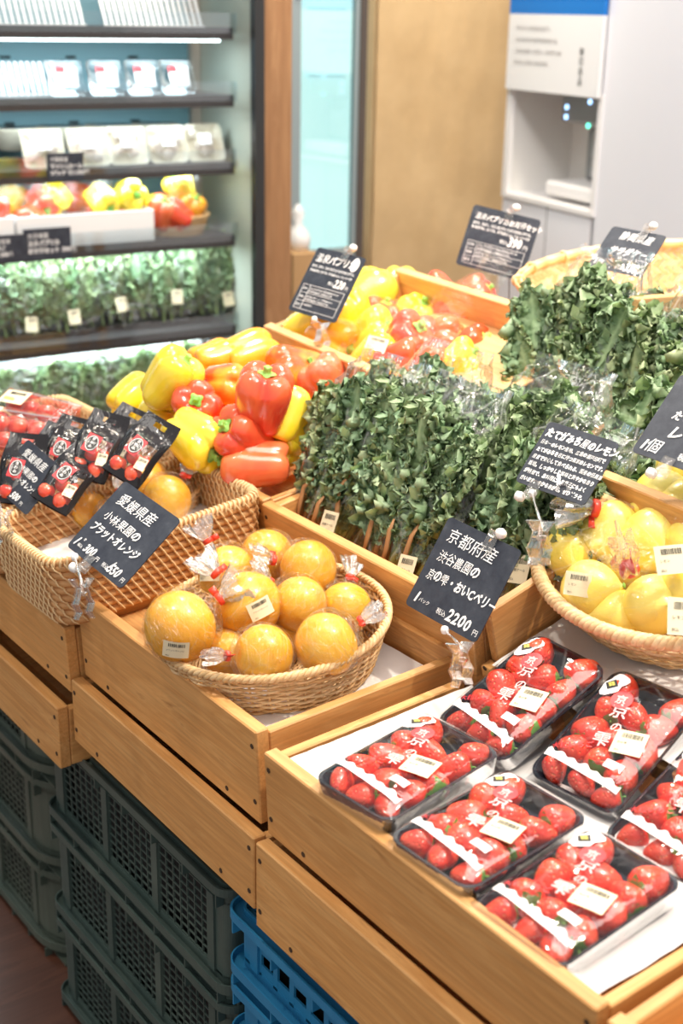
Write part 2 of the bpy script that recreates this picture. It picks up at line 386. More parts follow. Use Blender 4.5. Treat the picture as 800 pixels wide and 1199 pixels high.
dm = MB().bevbox((xr*.34, zb+.012, -.19), (xr*.93, zb+.05, -.03), .008); dm.obj('drip_tray', M_CABW, cab)
MB().bevbox((xr*.44, zb+.051, -.20), (xr*.93, zt-.10, -.13), .008).obj('dispenser_body', plain('dispenser_grey', (.22, .22, .22), .35), cab)
MB().bevbox((xr*.40, zt-.085, -.20), (xr*.93, zt-.008, -.05), .008).obj('dispenser_head', plain('dispenser_head_grey', (.27, .26, .26), .35), cab)
MB().tube([(xr*.60, zt-.10, -.115), (xr*.60, zt-.17, -.115)], .014, 8).obj('spout', plain('spout_grey', (.42, .42, .41), .3), cab)
MB().box((xr*.52, zb+.065, -.129), (xr*.90, zb+.15, -.127)).obj('notice_label', plain('notice_grey', (.48, .47, .46), .5), cab)
m_ = MB()
for i, s_ in enumerate(['ご利用後は', '必ずボタンを', '押してください']): write(m_, s_, xr*.54, zb+.128-i*.022, .012, -.1265)
m_.obj('notice_lettering', M_BLACKINK, cab)
def glow(name, c, e): n = NT(name, Base_Color=c, Emission_Color=c, Emission_Strength=e); return n.m
for (u, w, c) in ((.47, .045, 'b'), (.47, .07, 'b'), (.72, .025, 'b'), (.72, .085, 'g')):
    MB().lathe([(.0001, 0), (.006, 0), (.006, .002), (.0001, .002)], 12, T(xr*u, zt-w, -.0495)).obj('indicator_light', glow('led_'+c, (.35, .6, 1.0) if c == 'b' else (.1, .9, .6), 3), cab)
# sign panel above the alcove
sg = thing('information_sign', MC @ T(0, zt, .0065), 'white sign panel with a blue band and small grey Japanese text above the alcove', 'sign')
bl = cz(650, 17).y - zt
MB().box((-.01, -.008, 0), (xr+.006, bl, .012)).obj('white_panel', plain('sign_white', (.84, .83, .83), .4), sg)
MB().box((-.01, bl, 0), (xr+.006, bl+.35, .012)).obj('blue_panel', plain('sign_blue', (.0, .17, .58), .4), sg)
m_ = MB()
for i, s_ in enumerate(['プラスチックの削減に向けて、', '水道水の持ち歩き提供を始めました。', 'ご自由にお使いください。給水ボトルは', '繰り返しご使用いただけます。']): write(m_, s_, .028+.0*i, bl-.04-i*.029, .0125, .0135)
m_.obj('paragraph_lettering', plain('grey_ink', (.30, .28, .28), .6), sg)
m_ = MB(); write(m_, '無印良品', xr*.80, bl-.095, .022, .0135, .03, vertical=True); m_.obj('vertical_lettering', M_BLACKINK, sg)

# ================================================================ fridge case
shz = [fz(270, y, 0).z for y in (46.5, 125, 203.5, 288, 393)]     # underside of each shelf lip
DEP = .27; XL = -2.1
fr = thing('open_display_fridge', MF, 'large open refrigerated display case with dark shelves and a teal back', 'fridge')
n = NT('fridge_teal_back', Base_Color=(.24, .46, .54), Roughness=.45); M_TEAL = n.m
n = NT('fridge_shelf_dark', Base_Color=(.05, .045, .045), Roughness=.35); M_SHELF = n.m
M_FGREY = NT('fridge_side_grey', Base_Color=(.52, .56, .48), Roughness=.22).m
M_FBLACK = plain('fridge_black_frame', (.02, .02, .02), .35)
wallx = .033
MB().box((XL, DEP, .1), (wallx, DEP+.03, 2.4)).obj('back_panel', M_TEAL, fr)
MB().box((wallx-.028, DEP-.02, .1), (wallx-.002, DEP, 2.4)).obj('corner_trim', plain('warm_grey_trim', (.48, .42, .36), .5), fr)
MB().box((wallx, -.05, .1), (wallx+.012, DEP+.03, 2.4)).obj('side_wall', M_FGREY, fr)
MB().box((wallx-.012, -.075, .0), (wallx+.014, -.051, 2.4)).obj('front_frame', M_FBLACK, fr)
MB().box((XL, -.07, 0), (wallx-.013, DEP, .42)).obj('base_cabinet', M_SHELF, fr)
M_LED = glow('fridge_led', (.80, .97, 1.0), 5.0)
levels = shz + [.45]
for i, z in enumerate(levels):
    if i < 5:
        sh = MB().box((XL, 0.008, z+.012), (0, DEP-.003, z+.026)).obj('shelf', M_SHELF, fr)
        MB().box((XL, -.006, z), (-.002, .008, z+.028)).obj('shelf_lip', M_SHELF, sh)
        MB().box((XL, -.010, z+.014), (0.004, -.0065, z+.060)).obj('clear_rail', M_RAIL, sh)
        MB().box((XL, .0085, z-(.005 if i == 0 else -.003)), (-.03, .020, z+.0115)).obj('light_strip', M_LED, sh)
for i in range(5):
    for k in range(6):
        z = shz[i]-.052
        MB().box((-.16-k*.165, DEP-.004, z), (-.135-k*.165, DEP-.001, z+.006)).obj('vent_slot', M_DARK, fr)
    o = lamp('shelf_light', 'AREA', tuple(MF @ Vector((-.75, .04, shz[i]-.006))), tuple(MF @ Vector((-.75, .10, shz[i]-1))), 2.6 if i < 3 else 4.2, (.80, .96, 1.0), 1.4, size_y=.04)
    o.matrix_world = MF @ T(-.75, .05, shz[i]-.004)
# rough wooden post
px0, px1 = fz(304, 250, -.05).x, fz(342, 250, -.05).x
post = tag(MB().bevbox((0, px0, -.05), (2.6, px1, .04), .004).obj('wooden_post', M_POST), 'rough brown wooden post between the display fridge and the glass door', 'post')
post.matrix_world = MF @ Matrix(((0, 1, 0, 0), (0, 0, 1, 0), (1, 0, 0, 0), (0, 0, 0, 1)))
# tall glass door fridge beyond
gd = thing('glass_door_fridge', MF, 'tall upright fridge with a glowing pale blue glass door behind the wooden post', 'fridge')
gx0, gx1 = fz(341, 150, .40).x, fz(426, 150, .40).x
zb_ = fz(380, 298, .4).z
MB().box((gx0, .42, zb_), (gx1-.02, .44, 2.5)).obj('interior_glow_sheet', glow('pale_blue_glow', (.70, .88, .96), .92), gd)  # emissive sheet standing in for the lit interior behind the glass
MB().box((gx0, .398, zb_), (gx0+.03, .42, 2.5)).box((gx1-.035, .398, zb_), (gx1-.022, .42, 2.5)).box((gx0, .398, zb_-.02), (gx1, .42, zb_+.015)).obj('door_frame', plain('grey_door_frame', (.30, .36, .38), .4), gd)
MB().box((gx1-.022, .39, .6), (gx1, .43, 2.5)).obj('dark_edge', plain('dark_bronze', (.09, .07, .06), .5), gd)
MB().box((gx0+.03, .405, zb_), (gx1-.035, .409, 2.5)).obj('door_glass', M_GLASS, gd)
MB().tube([(gx0+.02, .385, 1.55), (gx0+.02, .37, 1.57), (gx0+.02, .37, 1.85), (gx0+.02, .385, 1.87)], .008, 8).obj('handle', M_WHITEP, gd)
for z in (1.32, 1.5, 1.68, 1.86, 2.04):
    MB().box((gx0+.06, .412, z), (gx1-.06, .419, z+.006)).obj('inner_shelf', glow('glowing_shelf', (.60, .80, .90), .5), gd)  # shelves are no lamps; emission makes them look lit from inside
MB().box((gx0-.03, .36, 0), (gx1-.02, .62, zb_-.02)).obj('cardboard_plinth', plain('cardboard', (.50, .29, .12), .7), gd)
# cream carton and white bag seen between post and card
cb = tag(MB().bevbox((fz(343, 300, .2).x, .2, .6), (fz(372, 300, .2).x, .34, fz(350, 297, .2).z), .003).obj('cardboard_carton', plain('brown_carton', (.52, .31, .14), .7)), 'brown cardboard carton standing at the foot of the glass door fridge', 'carton')
cb.matrix_world = MF
wz = fz(350, 297, .2).z; wx = fz(349, 285, .27).x
wb = MB().lathe([(.0001, 0), (.035, .0), (.04, .03), (.03, .05), (.012, .07), (.02, .10), (.004, .125)], 14, None, 0, lambda p, a, t: (p[0]*(1+.12*math.sin(5*a)), p[1]*(.8+.1*math.sin(3*a)), p[2])).obj('white_bag', M_WHITEP, None, True)
wb.matrix_world = MF @ T(wx, .27, wz+.0005); tag(wb, 'small crumpled white bag standing on the brown carton', 'bag')

# ================================================================ wooden display boxes
NAILM = MB().lathe([(.0001, 0), (.0032, 0), (.0032, .0006), (.0001, .0006)], 8).mesh('nail_mesh', [M_NAIL])
def board(parent, a, b, mat=None, nails=(), name='board', along=None):
    # a board of its own with its long axis as local X
    d = [b[i]-a[i] for i in range(3)]; ax = along if along is not None else max(range(3), key=lambda i: d[i])
    c = Vector([(a[i]+b[i])/2 for i in range(3)])
    others = [i for i in range(3) if i != ax]
    X = Vector([1 if i == ax else 0 for i in range(3)]); Y = Vector([1 if i == others[0] else 0 for i in range(3)])
    Z = X.cross(Y); dz = d[others[1]]; dy = d[others[0]]
    o = MB().bevbox((-d[ax]/2, -dy/2, -dz/2), (d[ax]/2, dy/2, dz/2), .0016).obj(name, mat or M_WOOD, parent)
    Mo = frame(c, X, None, Z); o.matrix_local = Mo
    for p, rot in nails:
        q = link('nail', NAILM, None, o); q.matrix_local = Mo.inverted() @ T(*p) @ rot
    return o
def display_box(M, L, D, H, label, t=.017, bottom=.0, mat=None, fh_=None, front=True, back=True, right=True, left=True, bh=None, group='pine display boxes'):
    # local: x depth (0 = customer side), y length (0 = near end), z up
    o = thing('display_box', M, label, 'box', None)
    fr_ = RY(-90)
    nl = []
    for y in (.009, L-.009):
        for z in (H*.22, H*.82): nl.append(((-.0002, y, z), fr_))
    for k in range(2): nl.append(((-.0002, .07+k*(L-.14), .012), fr_))
    if front: board(o, (0, 0, 0), (t, L, fh_ or H), mat, nl, 'front_board')
    if back: board(o, (D-t, 0, 0), (D, L, bh or H), mat, [], 'back_board')
    if right: board(o, (t+.0005, .0005, 0.001), (D-t-.0005, t*.8, H-.006), mat, [], 'end_board')
    if left: board(o, (t+.0005, L-t*.8, 0.001), (D-t-.0005, L-.0005, H-.006), mat, [], 'end_board')
    board(o, (t+.0005, t*.8+.0005, bottom), (D-t-.0005, L-t*.8-.0005, bottom+.006), mat or M_WOOD, [], 'bottom_board', along=1)
    return o
def BM(x, y, z, tilt=0, yaw=0): return T(x, y, z) @ RZ(yaw) @ RY(-tilt)
# lower tier (flat), then the upper tier (tipped toward the customer)
display_box(BM(.660, 1.528, .510), .425, .30, .095, 'lower pine box at far left, set forward under the box with the rattan trays')
display_box(BM(.680, 1.066, .553), .455, .30, .094, 'lower pine box under the box with the round orange basket')
display_box(BM(.680, .555, .535), .507, .30, .110, 'lower pine box under the box with the strawberry packs')
BA = BM(.682, 1.528, .622, 3); BB = BM(.700, 1.082, .648, 3); BC = BM(.698, .577, .648, 3); BD = BM(.70, .115, .652, 5)
display_box(BA, .425, .30, .098, 'upper pine box at far left holding the two rattan trays')
display_box(BB, .437, .30, .119, 'upper pine box holding the round basket of wrapped oranges', bottom=.073)
display_box(BC, .488, .285, .104, 'upper pine box lined with white paper holding the strawberry packs', bottom=.074, back=False)
display_box(BD, .450, .31, .100, 'pine box at the bottom right corner, nearest of all', bottom=.045)
# second tier behind
BP = BM(.992, 1.505, .745, 8); BK = BM(.990, 1.055, .745, 9); BL = BM(.992, .596, .758, 16)
display_box(BP, .45, .30, .105, 'pine box behind the rattan trays heaped with loose bell peppers', bottom=.07, mat=M_WOOD)
display_box(BK, .447, .32, .102, 'pine box holding the front bags of curly kale', bottom=.02, mat=M_WOOD)
display_box(BL, .452, .47, .100, 'pine box holding the shallow basket of lemons', bottom=.012, mat=M_WOOD, fh_=.022)
# third tier
BR = T(*Px(308, 381, 1.245)) @ RZ(-6) @ RY(-16) @ T(0, 0, -.10) @ T(0, -.52, 0)
display_box(BR, .52, .29, .100, 'raised pine box at the back with yellow and red peppers and bagged peppers', bottom=.045, mat=M_WOOD_PALE, right=False)
BR2 = BM(1.315, .92, .862, 12)
display_box(BR2, .46, .34, .105, 'raised pine box holding the rear bags of curly kale', bottom=.02, mat=M_WOOD)
# table under the boxes
tb = thing('display_table', T(.74, -.2, 0), 'dark framed counter carrying the pine boxes above the plastic crates', 'table')
MB().box((.0, 0.1, .518), (.78, 2.6, .532)).obj('table_top', M_WOOD, tb)
MB().box((.62, 0.15, .532), (.78, 2.55, .735)).obj('riser', M_WOOD, tb)
MB().box((.30, 0.15, .532), (.60, 2.55, .60)).obj('low_riser', M_WOOD, tb)
for x_ in (.46, .73):
    for y_ in (.15, 2.5): MB().bevbox((x_, y_, 0), (x_+.04, y_+.04, .518), .002).obj('leg', M_DARK, tb)
# liners
def liner(M, x0, x1, y0, y1, label, h=.0, seed=1, lap=0.0):
    def f(u, v):
        x = x0+(x1-x0)*u; y = y0+(y1-y0)*v
        z = .0025*(1+noise.noise(Vector((x*14, y*14, seed))))+.0015*noise.noise(Vector((x*45, y*45, seed)))
        e = min(u, v, 1-v); z += h*max(0, 1-e/.05)
        return (x, y, z+.0015)
    o = MB().grid(f, 50, 60).obj('liner_paper', M_PAPER, None, True); o.matrix_world = M; tag(o, label, 'paper'); return o
liner(BB @ T(0, 0, .080), .022, .277, .018, .20, 'white liner paper under the round orange basket', .012, 2)
liner(BC @ T(0, 0, .081), .022, .281, .018, .47, 'white liner paper under the strawberry packs', .010, 3)
liner(BL @ T(0, 0, .021), .004, .447, .016, .434, 'white liner paper under the lemon basket', .004, 5)

# ================================================================ crates
def lattice(mb, x, y0, y1, z0, z1, ny, nz, w=.0018, t=.0025):
    for i in range(ny+1):
        y = y0+(y1-y0)*i/ny; mb.box((x, y-w/2, z0), (x+t, y+w/2, z1))
    for k in range(nz+1):
        z = z0+(z1-z0)*k/nz; mb.box((x+.0003, y0, z-w/2), (x+t-.0003, y1, z+w/2))
def ringpath(D, L, r, n=7):
    P = []
    for cx, cy, a0 in ((r, r, 180), (D-r, r, 270), (D-r, L-r, 0), (r, L-r, 90)):
        for k in range(n+1):
            a = RAD(a0+90*k/n); P.append((cx+r*math.cos(a), cy+r*math.sin(a)))
    return P
def wall_ring(mb, P, z0, z1, t=.003, grow=0):
    n = len(P); vs = []; cx = sum(p[0] for p in P)/n; cy = sum(p[1] for p in P)/n
    def off(i, d):
        a, b = P[i-1], P[(i+1) % n]; tx, ty = b[0]-a[0], b[1]-a[1]; l = math.hypot(tx, ty) or 1; return (P[i][0]+ty/l*d, P[i][1]-tx/l*d)
    for z, d in ((z0, grow), (z1, grow), (z1, grow-t), (z0, grow-t)):
        vs += [(*off(i, d), z) for i in range(n)]
    fs = []
    for k in range(4):
        for i in range(n): fs.append((k*n+i, k*n+(i+1) % n, ((k+1) % 4)*n+(i+1) % n, ((k+1) % 4)*n+i))
    mb.add(vs, fs)
def crate(D, L, H, mat, r, np_, ny, nz, name, fl=.012, solid=False):
    o = thing('plastic_crate', Matrix(), '', 'crate')
    P = ringpath(D, L, r)
    rim = MB(); wall_ring(rim, P, H-.012, H-.0075, .012+fl, fl); wall_ring(rim, P, H-.03, H-.0005, .003, 0); wall_ring(rim, P, H-.0075, H-.0005, .003, fl)
    rim.obj('rim', mat, o)
    bas = MB(); wall_ring(bas, P, .016, .021, .012+fl, fl); wall_ring(bas, P, .0, .034, .003, 0); wall_ring(bas, P, .021, .030, .002, fl)
    bas.box((.004, .004, 0), (D-.004, L-.004, .004)); bas.obj('base', mat, o)
    # stiffening webs in the flanges
    wb_ = MB(); k = int(L/.075)
    for i in range(k+1):
        y = r*.6+(L-1.2*r)*i/k
        for z0, z1 in ((H-.03, H-.012), (.0, .016)): wb_.box((-fl+.001, y-.0012, z0), (0, y+.0012, z1))
    for i in range(4):
        x = r*.6+(D-1.2*r)*i/3
        for z0, z1 in ((H-.03, H-.012), (.0, .016)): wb_.box((x-.0012, -fl+.001, z0), (x+.0012, 0, z1))
    wb_.obj('flange_webs', mat, o, False, 'stuff')
    cp = MB()
    q = len(P)//4
    for c in range(4):
        seg = P[c*q:(c+1)*q]
        for a, b in zip(seg, seg[1:]):
            cp.add([(a[0], a[1], .03), (b[0], b[1], .03), (b[0], b[1], H-.028), (a[0], a[1], H-.028)], [(0, 1, 2, 3)])
    cp.box((0, r, .03), (.004, r+.022, H-.028)).box((0, L-r-.022, .03), (.004, L-r, H-.028))
    cp.box((r, 0, .03), (D-r, .003, H-.028)).box((r, L-.003, .03), (D-r, L, H-.028)).box((D-.003, r, .03), (D, L-r, H-.028))
    cp.obj('corner_walls', mat, o, False)
    y0 = r+.022; w = (L-2*y0)/np_
    for i in range(np_):
        lp = MB(); ya, yb = y0+i*w+.008, y0+(i+1)*w-.008
        if solid:
            # tall slots with one short slot over every second slot
            nn = ny
            for k in range(nn+1): yy = ya+(yb-ya)*k/nn; lp.box((0, yy-.0045, .03), (.003, yy+.0045, H-.028))
            lp.box((.0002, ya, .03), (.0028, yb, .046)).box((.0002, ya, H-.036), (.0028, yb, H-.028))
            for k in range(nn):
                if k % 2: lp.box((.0002, ya+(yb-ya)*k/nn, H*.60), (.0028, ya+(yb-ya)*(k+1)/nn, H*.67))
        else: lattice(lp, .0005, ya, yb, .036, H-.034, ny, nz)
        lp.obj('lattice_panel', mat, o)
    for i in range(np_+1):
        y = y0+i*w; MB().box((-.003, y-.008, .03), (.004, y+.008, H-.028)).obj('rib', mat, o)
    MB().box((.02, .02, .01), (D-.02, L-.02, H-.04)).obj('shade_block', M_DARK, o)  # black block painting the shade seen through the crate holes
    return o
cr = crate(.34, .50, .171, M_CRATE, .014, 3, 7, 8, 'c')
names = ['bottom', 'middle', 'top']
for k in range(3):
    M = T(.705, 1.165, .0005+.1715*k); lab = f'grey-green mesh crate, {names[k]} of the long-sided stack in the middle under the counter'
    if k == 0: cr.matrix_world = M; cr['label'] = lab
    else: dup(cr, M, lab)
    (cr)['group'] = 'mesh crates under the counter'
cr2 = crate(.36, .50, .171, M_CRATE2, .080, 2, 8, 8, 'c', .014)
for k in range(3):
    M = T(.735, 1.735, .0005+.1715*k); lab = f'round-cornered grey crate, {names[k]} of the leftmost stack under the counter'
    if k == 0: cr2.matrix_world = M; cr2['label'] = lab
    else: dup(cr2, M, lab)
cr2['group'] = 'mesh crates under the counter'
cr3 = crate(.34, .50, .1025, M_BLUE, .012, 2, 6, 2, 'c', .016, True)
bn = ['bottom', 'second from the bottom', 'middle', 'second from the top', 'top']
for k in range(5):
    M = T(.70, .628, .0005+.1030*k); lab = f'bright blue plastic crate with slotted sides, {bn[k]} of its stack'
    if k == 0: cr3.matrix_world = M; cr3['label'] = lab
    else: dup(cr3, M, lab)
cr3['group'] = 'blue crates under the counter'
# ================================================================ baskets
def rr_path(a, b, r, n=6):
    # closed rounded-rectangle / ellipse path sampled evenly -> function of arclength
    P = []
    if r is None:
        P = [Vector((a*math.cos(t*2*PI/120), b*math.sin(t*2*PI/120), 0)) for t in range(120)]
    else:
        for cx, cy, a0 in ((a-r, b-r, 0), (-a+r, b-r, 90), (-a+r, -b+r, 180), (a-r, -b+r, 270)):
            for k in range(n+1): t = RAD(a0+90*k/n); P.append(Vector((cx+r*math.cos(t), cy+r*math.sin(t), 0)))
    Ls = [0]
    for i in range(len(P)): Ls.append(Ls[-1]+(P[(i+1) % len(P)]-P[i]).length)
    tot = Ls[-1]
    def f(u):
        s = (u % 1)*tot; lo = 0; hi = len(P)
        while hi-lo > 1:
            m = (lo+hi)//2
            if Ls[m] <= s: lo = m
            else: hi = m
        p, q = P[lo], P[(lo+1) % len(P)]; d = q-p; l = d.length or 1
        t = (s-Ls[lo])/l; tt = d/l
        return p+d*t, Vector((tt.y, -tt.x, 0))
    return f, tot
def round_basket(M, R0, R1, H, rows, stakes, label, ry=1.0, strand=.0019, rimr=.005):
    o = thing('round_wicker_basket', M, label, 'basket')
    sc = ry
    def rad(z): return R0+(R1-R0)*min(1, (z/H))**.8
    wv = MB(); N = stakes*4
    for j in range(rows):
        z = .004+(H-.008)*j/(rows-1); rr = rad(z); pts = []
        for i in range(N):
            a = 2*PI*i/N; am = .0024*math.cos(a*stakes/2+(PI if j % 2 else 0))
            pts.append(((rr+am)*math.cos(a), (rr+am)*math.sin(a)*sc, z+.0006*math.sin(a*3+j)))
        wv.tube(pts, strand, 5, True, upd=(0, 0, 1))
    wv.obj('woven_wall', M_WICKER, o, True, 'stuff')
    st = MB()
    for k in range(stakes):
        a = 2*PI*(k+.0)/stakes
        st.tube([(rad(z)*math.cos(a), rad(z)*math.sin(a)*sc, z) for z in (0, H*.3, H*.6, H)], .0017, 5)
    st.obj('stakes', M_WICKER, o, True, 'stuff')
    rm = MB(); nt = int(R1*2*PI/.022)
    for ph in range(3):
        pts = []
        for i in range(nt*8):
            a = 2*PI*i/(nt*8); b = a*nt+ph*2*PI/3
            r_ = R1+.0015+rimr*.55*math.cos(b); pts.append((r_*math.cos(a), r_*math.sin(a)*sc, H+.001+rimr*.55*math.sin(b)))
        rm.tube(pts, rimr*.62, 6, True, upd=(0, 0, 1))
    rm.obj('braided_rim', M_WICKER, o, True)
    ft = MB()
    for ph in range(2):
        pts = []
        for i in range(nt*6):
            a = 2*PI*i/(nt*6); b = a*nt+ph*PI; r_ = R0+.001+.0022*math.cos(b); pts.append((r_*math.cos(a), r_*math.sin(a)*sc, .003+.0022*math.sin(b)))
        ft.tube(pts, .0022, 5, True, upd=(0, 0, 1))
    ft.obj('foot_band', M_WICKER, o, True)
    bs = MB()
    k = int(R0/.0042)
    for i in range(1, k+1):
        r_ = R0*i/k; bs.tube([((r_)*math.cos(a*2*PI/48), r_*math.sin(a*2*PI/48)*sc, .003+.0012*math.cos(a*PI+i*PI)) for a in range(48)], .0022, 4, True, upd=(0, 0, 1))
    bs.obj('woven_base', M_WICKER, o, True, 'stuff')
    return o
def tilt_at(p, t, yaw=0): return T(*p) @ RZ(yaw) @ RY(-t)
MOB = tilt_at((.835, 1.257, .738), 7)
ob = round_basket(MOB, .118, .142, .066, 15, 40, 'round honey coloured wicker basket full of wrapped oranges in the middle box', 1.04)
MLB = tilt_at((1.235, .925, .860), 16)
lb = round_basket(MLB, .150, .194, .066, 11, 46, 'large shallow wicker basket of lemons at the right edge', 1.0, .0023, .008)

def rattan_tray_mesh(a, b, H, r):
    # a along depth, b along length; tapered walls
    f, tot = rr_path(a, b, r); rows = 8; ro = H/rows*.50
    core = MB()
    def P(u, z, d=0):
        p, nn = f(u); k = 1-.055*(1-z/H); return Vector((p.x*k, p.y*k, z))+nn*d
    for j in range(rows):
        z = ro+(H-2*ro)*j/(rows-1)
        core.tube([P(i/96, z) for i in range(96)], ro*1.16, 8, True, upd=(0, 0, 1))
    bind = MB(); nc = int(tot/.0135)
    for side in (1, -1):
        for c in range(nc):
            for j in range(-1, rows-1):
                u0 = (c+j*.5)/nc; z0 = ro+(H-2*ro)*(j+.35)/(rows-1); z1 = z0+(H-2*ro)/(rows-1)*1.35
                if z0 < 0: z0 = .001
                du = .62/nc*side*-1
                pts = [P(u0+du*t, z0+(z1-z0)*t, side*(ro*.95+ro*.60*math.sin(PI*t))) for t in (0, .25, .5, .75, 1)]
                bind.tube(pts, .0014, 4, caps=False)
    rim = MB(); nr = int(tot/.0072)
    rim.tube([P(i/96, H+.002) for i in range(96)], .0052, 8, True, upd=(0, 0, 1))
    wrap = MB()
    for c in range(nr):
        pts = []
        for t in range(7):
            an = PI*(-.15+1.3*t/6); pts.append(P((c+.55*t/6)/nr, H+.001+.0068*math.sin(an), .0068*math.cos(an)))
        wrap.tube(pts, .0020, 4, caps=False)
    base = MB(); nb = int(2*b/.0085)
    for i in range(nb):
        y = -b*.92+2*b*.92*(i+.5)/nb; base.tube([(-a*.92, y, .004), (0, y, .004), (a*.92, y, .004)], .0036, 5)
    return core, bind, rim, wrap, base
tc = rattan_tray_mesh(.160, .098, .092, .03)
def rattan_tray(M, label):
    o = thing('rattan_tray', M, label, 'tray')
    tc[0].obj('rattan_coils', M_RATTAN, o, True, 'stuff'); tc[1].obj('binding_strands', M_RATTAN_L, o, True, 'stuff')
    r_ = tc[2].obj('rim', M_RATTAN, o, True); tc[3].obj('rim_wrapping', M_RATTAN_L, r_, True, 'stuff'); tc[4].obj('base', M_RATTAN, o, True)
    return o
MT1 = tilt_at((.818, 1.590, .752), 6, 1)
rt1 = rattan_tray(MT1, 'rattan tray of wrapped oranges, nearest of the rattan trays')
rt1['group'] = 'rattan trays at the left'
MT2 = tilt_at((.812, 1.800, .752), 6, 1)
MT3 = tilt_at((.806, 2.012, .752), 6, 1)
TREE.clear()
dup(rt1, MT2, 'rattan tray of black-topped tomato pouches, middle of the rattan trays')
dup(rt1, MT3, 'rattan tray of clear tomato packs, farthest of the rattan trays')
display_box(BM(.682, 1.965, .622, 3), .30, .30, .098, 'pine box end under the farthest rattan tray')
liner(MT1 @ T(-.16, -.098, .034), .012, .308, .010, .186, 'white liner paper in the nearest rattan tray', .0, 11)
liner(MT2 @ T(-.16, -.098, .009), .012, .308, .010, .186, 'white liner paper in the rattan tray of tomato pouches', .0, 12)

# ================================================================ twisted and wrapped oranges
R = random.Random(4)
def orange_mesh(seed):
    rr = random.Random(seed)
    def fn(p, a, t):
        k = 1+.012*math.sin(2*a+seed)+.01*noise.noise(Vector((p[0]*60, p[1]*60, seed))); return (p[0]*k, p[1]*k, p[2])
    prof = []
    for j in range(21):
        t = PI*j/20; r_ = math.sin(t)*.5; z = -math.cos(t)*.48
        if j > 18: z -= .012*(j-18)
        prof.append((max(r_, .0005), z))
    return MB().lathe(prof, 28, None, 0, fn).mesh('orange_mesh', [M_ORANGE], True)
OM = [orange_mesh(i) for i in range(3)]
def wrap_mesh(seed):
    prof = [(.002, -.505), (.12, -.50), (.26, -.45), (.38, -.36), (.47, -.22), (.52, -.05), (.535, .1), (.49, .27), (.39, .42), (.25, .52), (.13, .58), (.075, .62)]
    def fn(p, a, t):
        k = 1+.05*noise.noise(Vector((math.cos(a)*1.6, math.sin(a)*1.6, t*3+seed)))+(.10*t*t)*math.sin(a*11+3*noise.noise(Vector((a, t*4, seed))))
        return (p[0]*k, p[1]*k, p[2]+.01*noise.noise(Vector((a*3, t*9, seed))))
    a = MB().lathe(prof, 44, None, 0, fn, cap=False).mesh('wrap_mesh', [M_WRAPU], True)
    def fn2(p, a, t):
        w = 1+.35*t*math.sin(a*7+seed)+.15*t*noise.noise(Vector((a*2, t, seed)))
        return (p[0]*w, p[1]*w*(1-.55*t), p[2]+.05*t*math.sin(a*3+seed))
    b = MB().lathe([(.075, .62), (.062, .66), (.10, .72), (.17, .82), (.21, .93), (.235, 1.02)], 36, None, 0, fn2, cap=False).mesh('twist_mesh', [M_TWIST], True)
    c = MB().lathe([(.085, .615), (.095, .63), (.095, .675), (.085, .69)], 12).box((.07, -.03, .60), (.20, -.02, .70)).mesh('tie_mesh', [M_REDTAPE], True)
    return a, b, c
WM = [wrap_mesh(i*3.7) for i in range(3)]
def sticker2(parent, M, w, h, text, name='price_sticker', bend=0.0):
    # flat sticker object placed by matrix (local to parent)
    key = (round(w, 4), round(h, 4), text, bend)
    if key not in STK:
        a = MB().grid(lambda u, v: ((u-.5)*w, (v-.5)*h, -bend*(2*u-1)**2), 8, 2).mesh('sticker_mesh', [M_CREAM], True)
        b_ = MB(); rr = random.Random(len(STK)+5); x = -w*.30
        bz = lambda x: .0003-bend*(2*x/w)**2
        while x < w*.34:
            ww = rr.choice((.0004, .0005, .0009)); b_.box((x, h*.18, bz(x)), (x+ww, h*.38, bz(x)+.0002)); x += ww+rr.choice((.0006, .0010))
        write(b_, text, -w*.38, -h*.08, h*.12, .0004-bend*.1, .0)
        write(b_, '税込', -w*.38, -h*.40, h*.10, .0004-bend*.1, .0)
        STK[key] = (a, b_.mesh('barcode_mesh', [M_BLACKINK]))
    s_ = link(name, STK[key][0], None, parent); s_.matrix_local = M
    link('printed_barcode', STK[key][1], None, s_)
    return s_
STK = {}
def wrapped_orange(P, d, axis, k, label, group, stick=None, spin=0):
    ax = Vector(axis).normalized(); X = ax.orthogonal().normalized()
    M = frame(P, X, None, ax) @ RZ(spin)
    o = thing('wrapped_orange', M, label, 'orange', group)
    for nm, me in (('orange_fruit', OM[k % 3]), ('clear_wrap', WM[k % 3][0]), ('twisted_film_end', WM[k % 3][1]), ('red_tape_tie', WM[k % 3][2])):
        q = link(nm, me, None, o); q.matrix_local = SC(d)
    if stick:
        n_ = (M.to_3x3().inverted() @ Vector(stick[0])).normalized()
        upl = (M.to_3x3().inverted() @ Vector(stick[1])).normalized()
        Xs = upl.cross(n_).normalized(); Ms = frame(n_*d*.545, Xs, n_.cross(Xs)) 
        sticker2(o, Ms, .030, .022, 'ブラットオレンジ', bend=.0028)
    return o
TOCAM = Vector((-.55, -.62, .55))
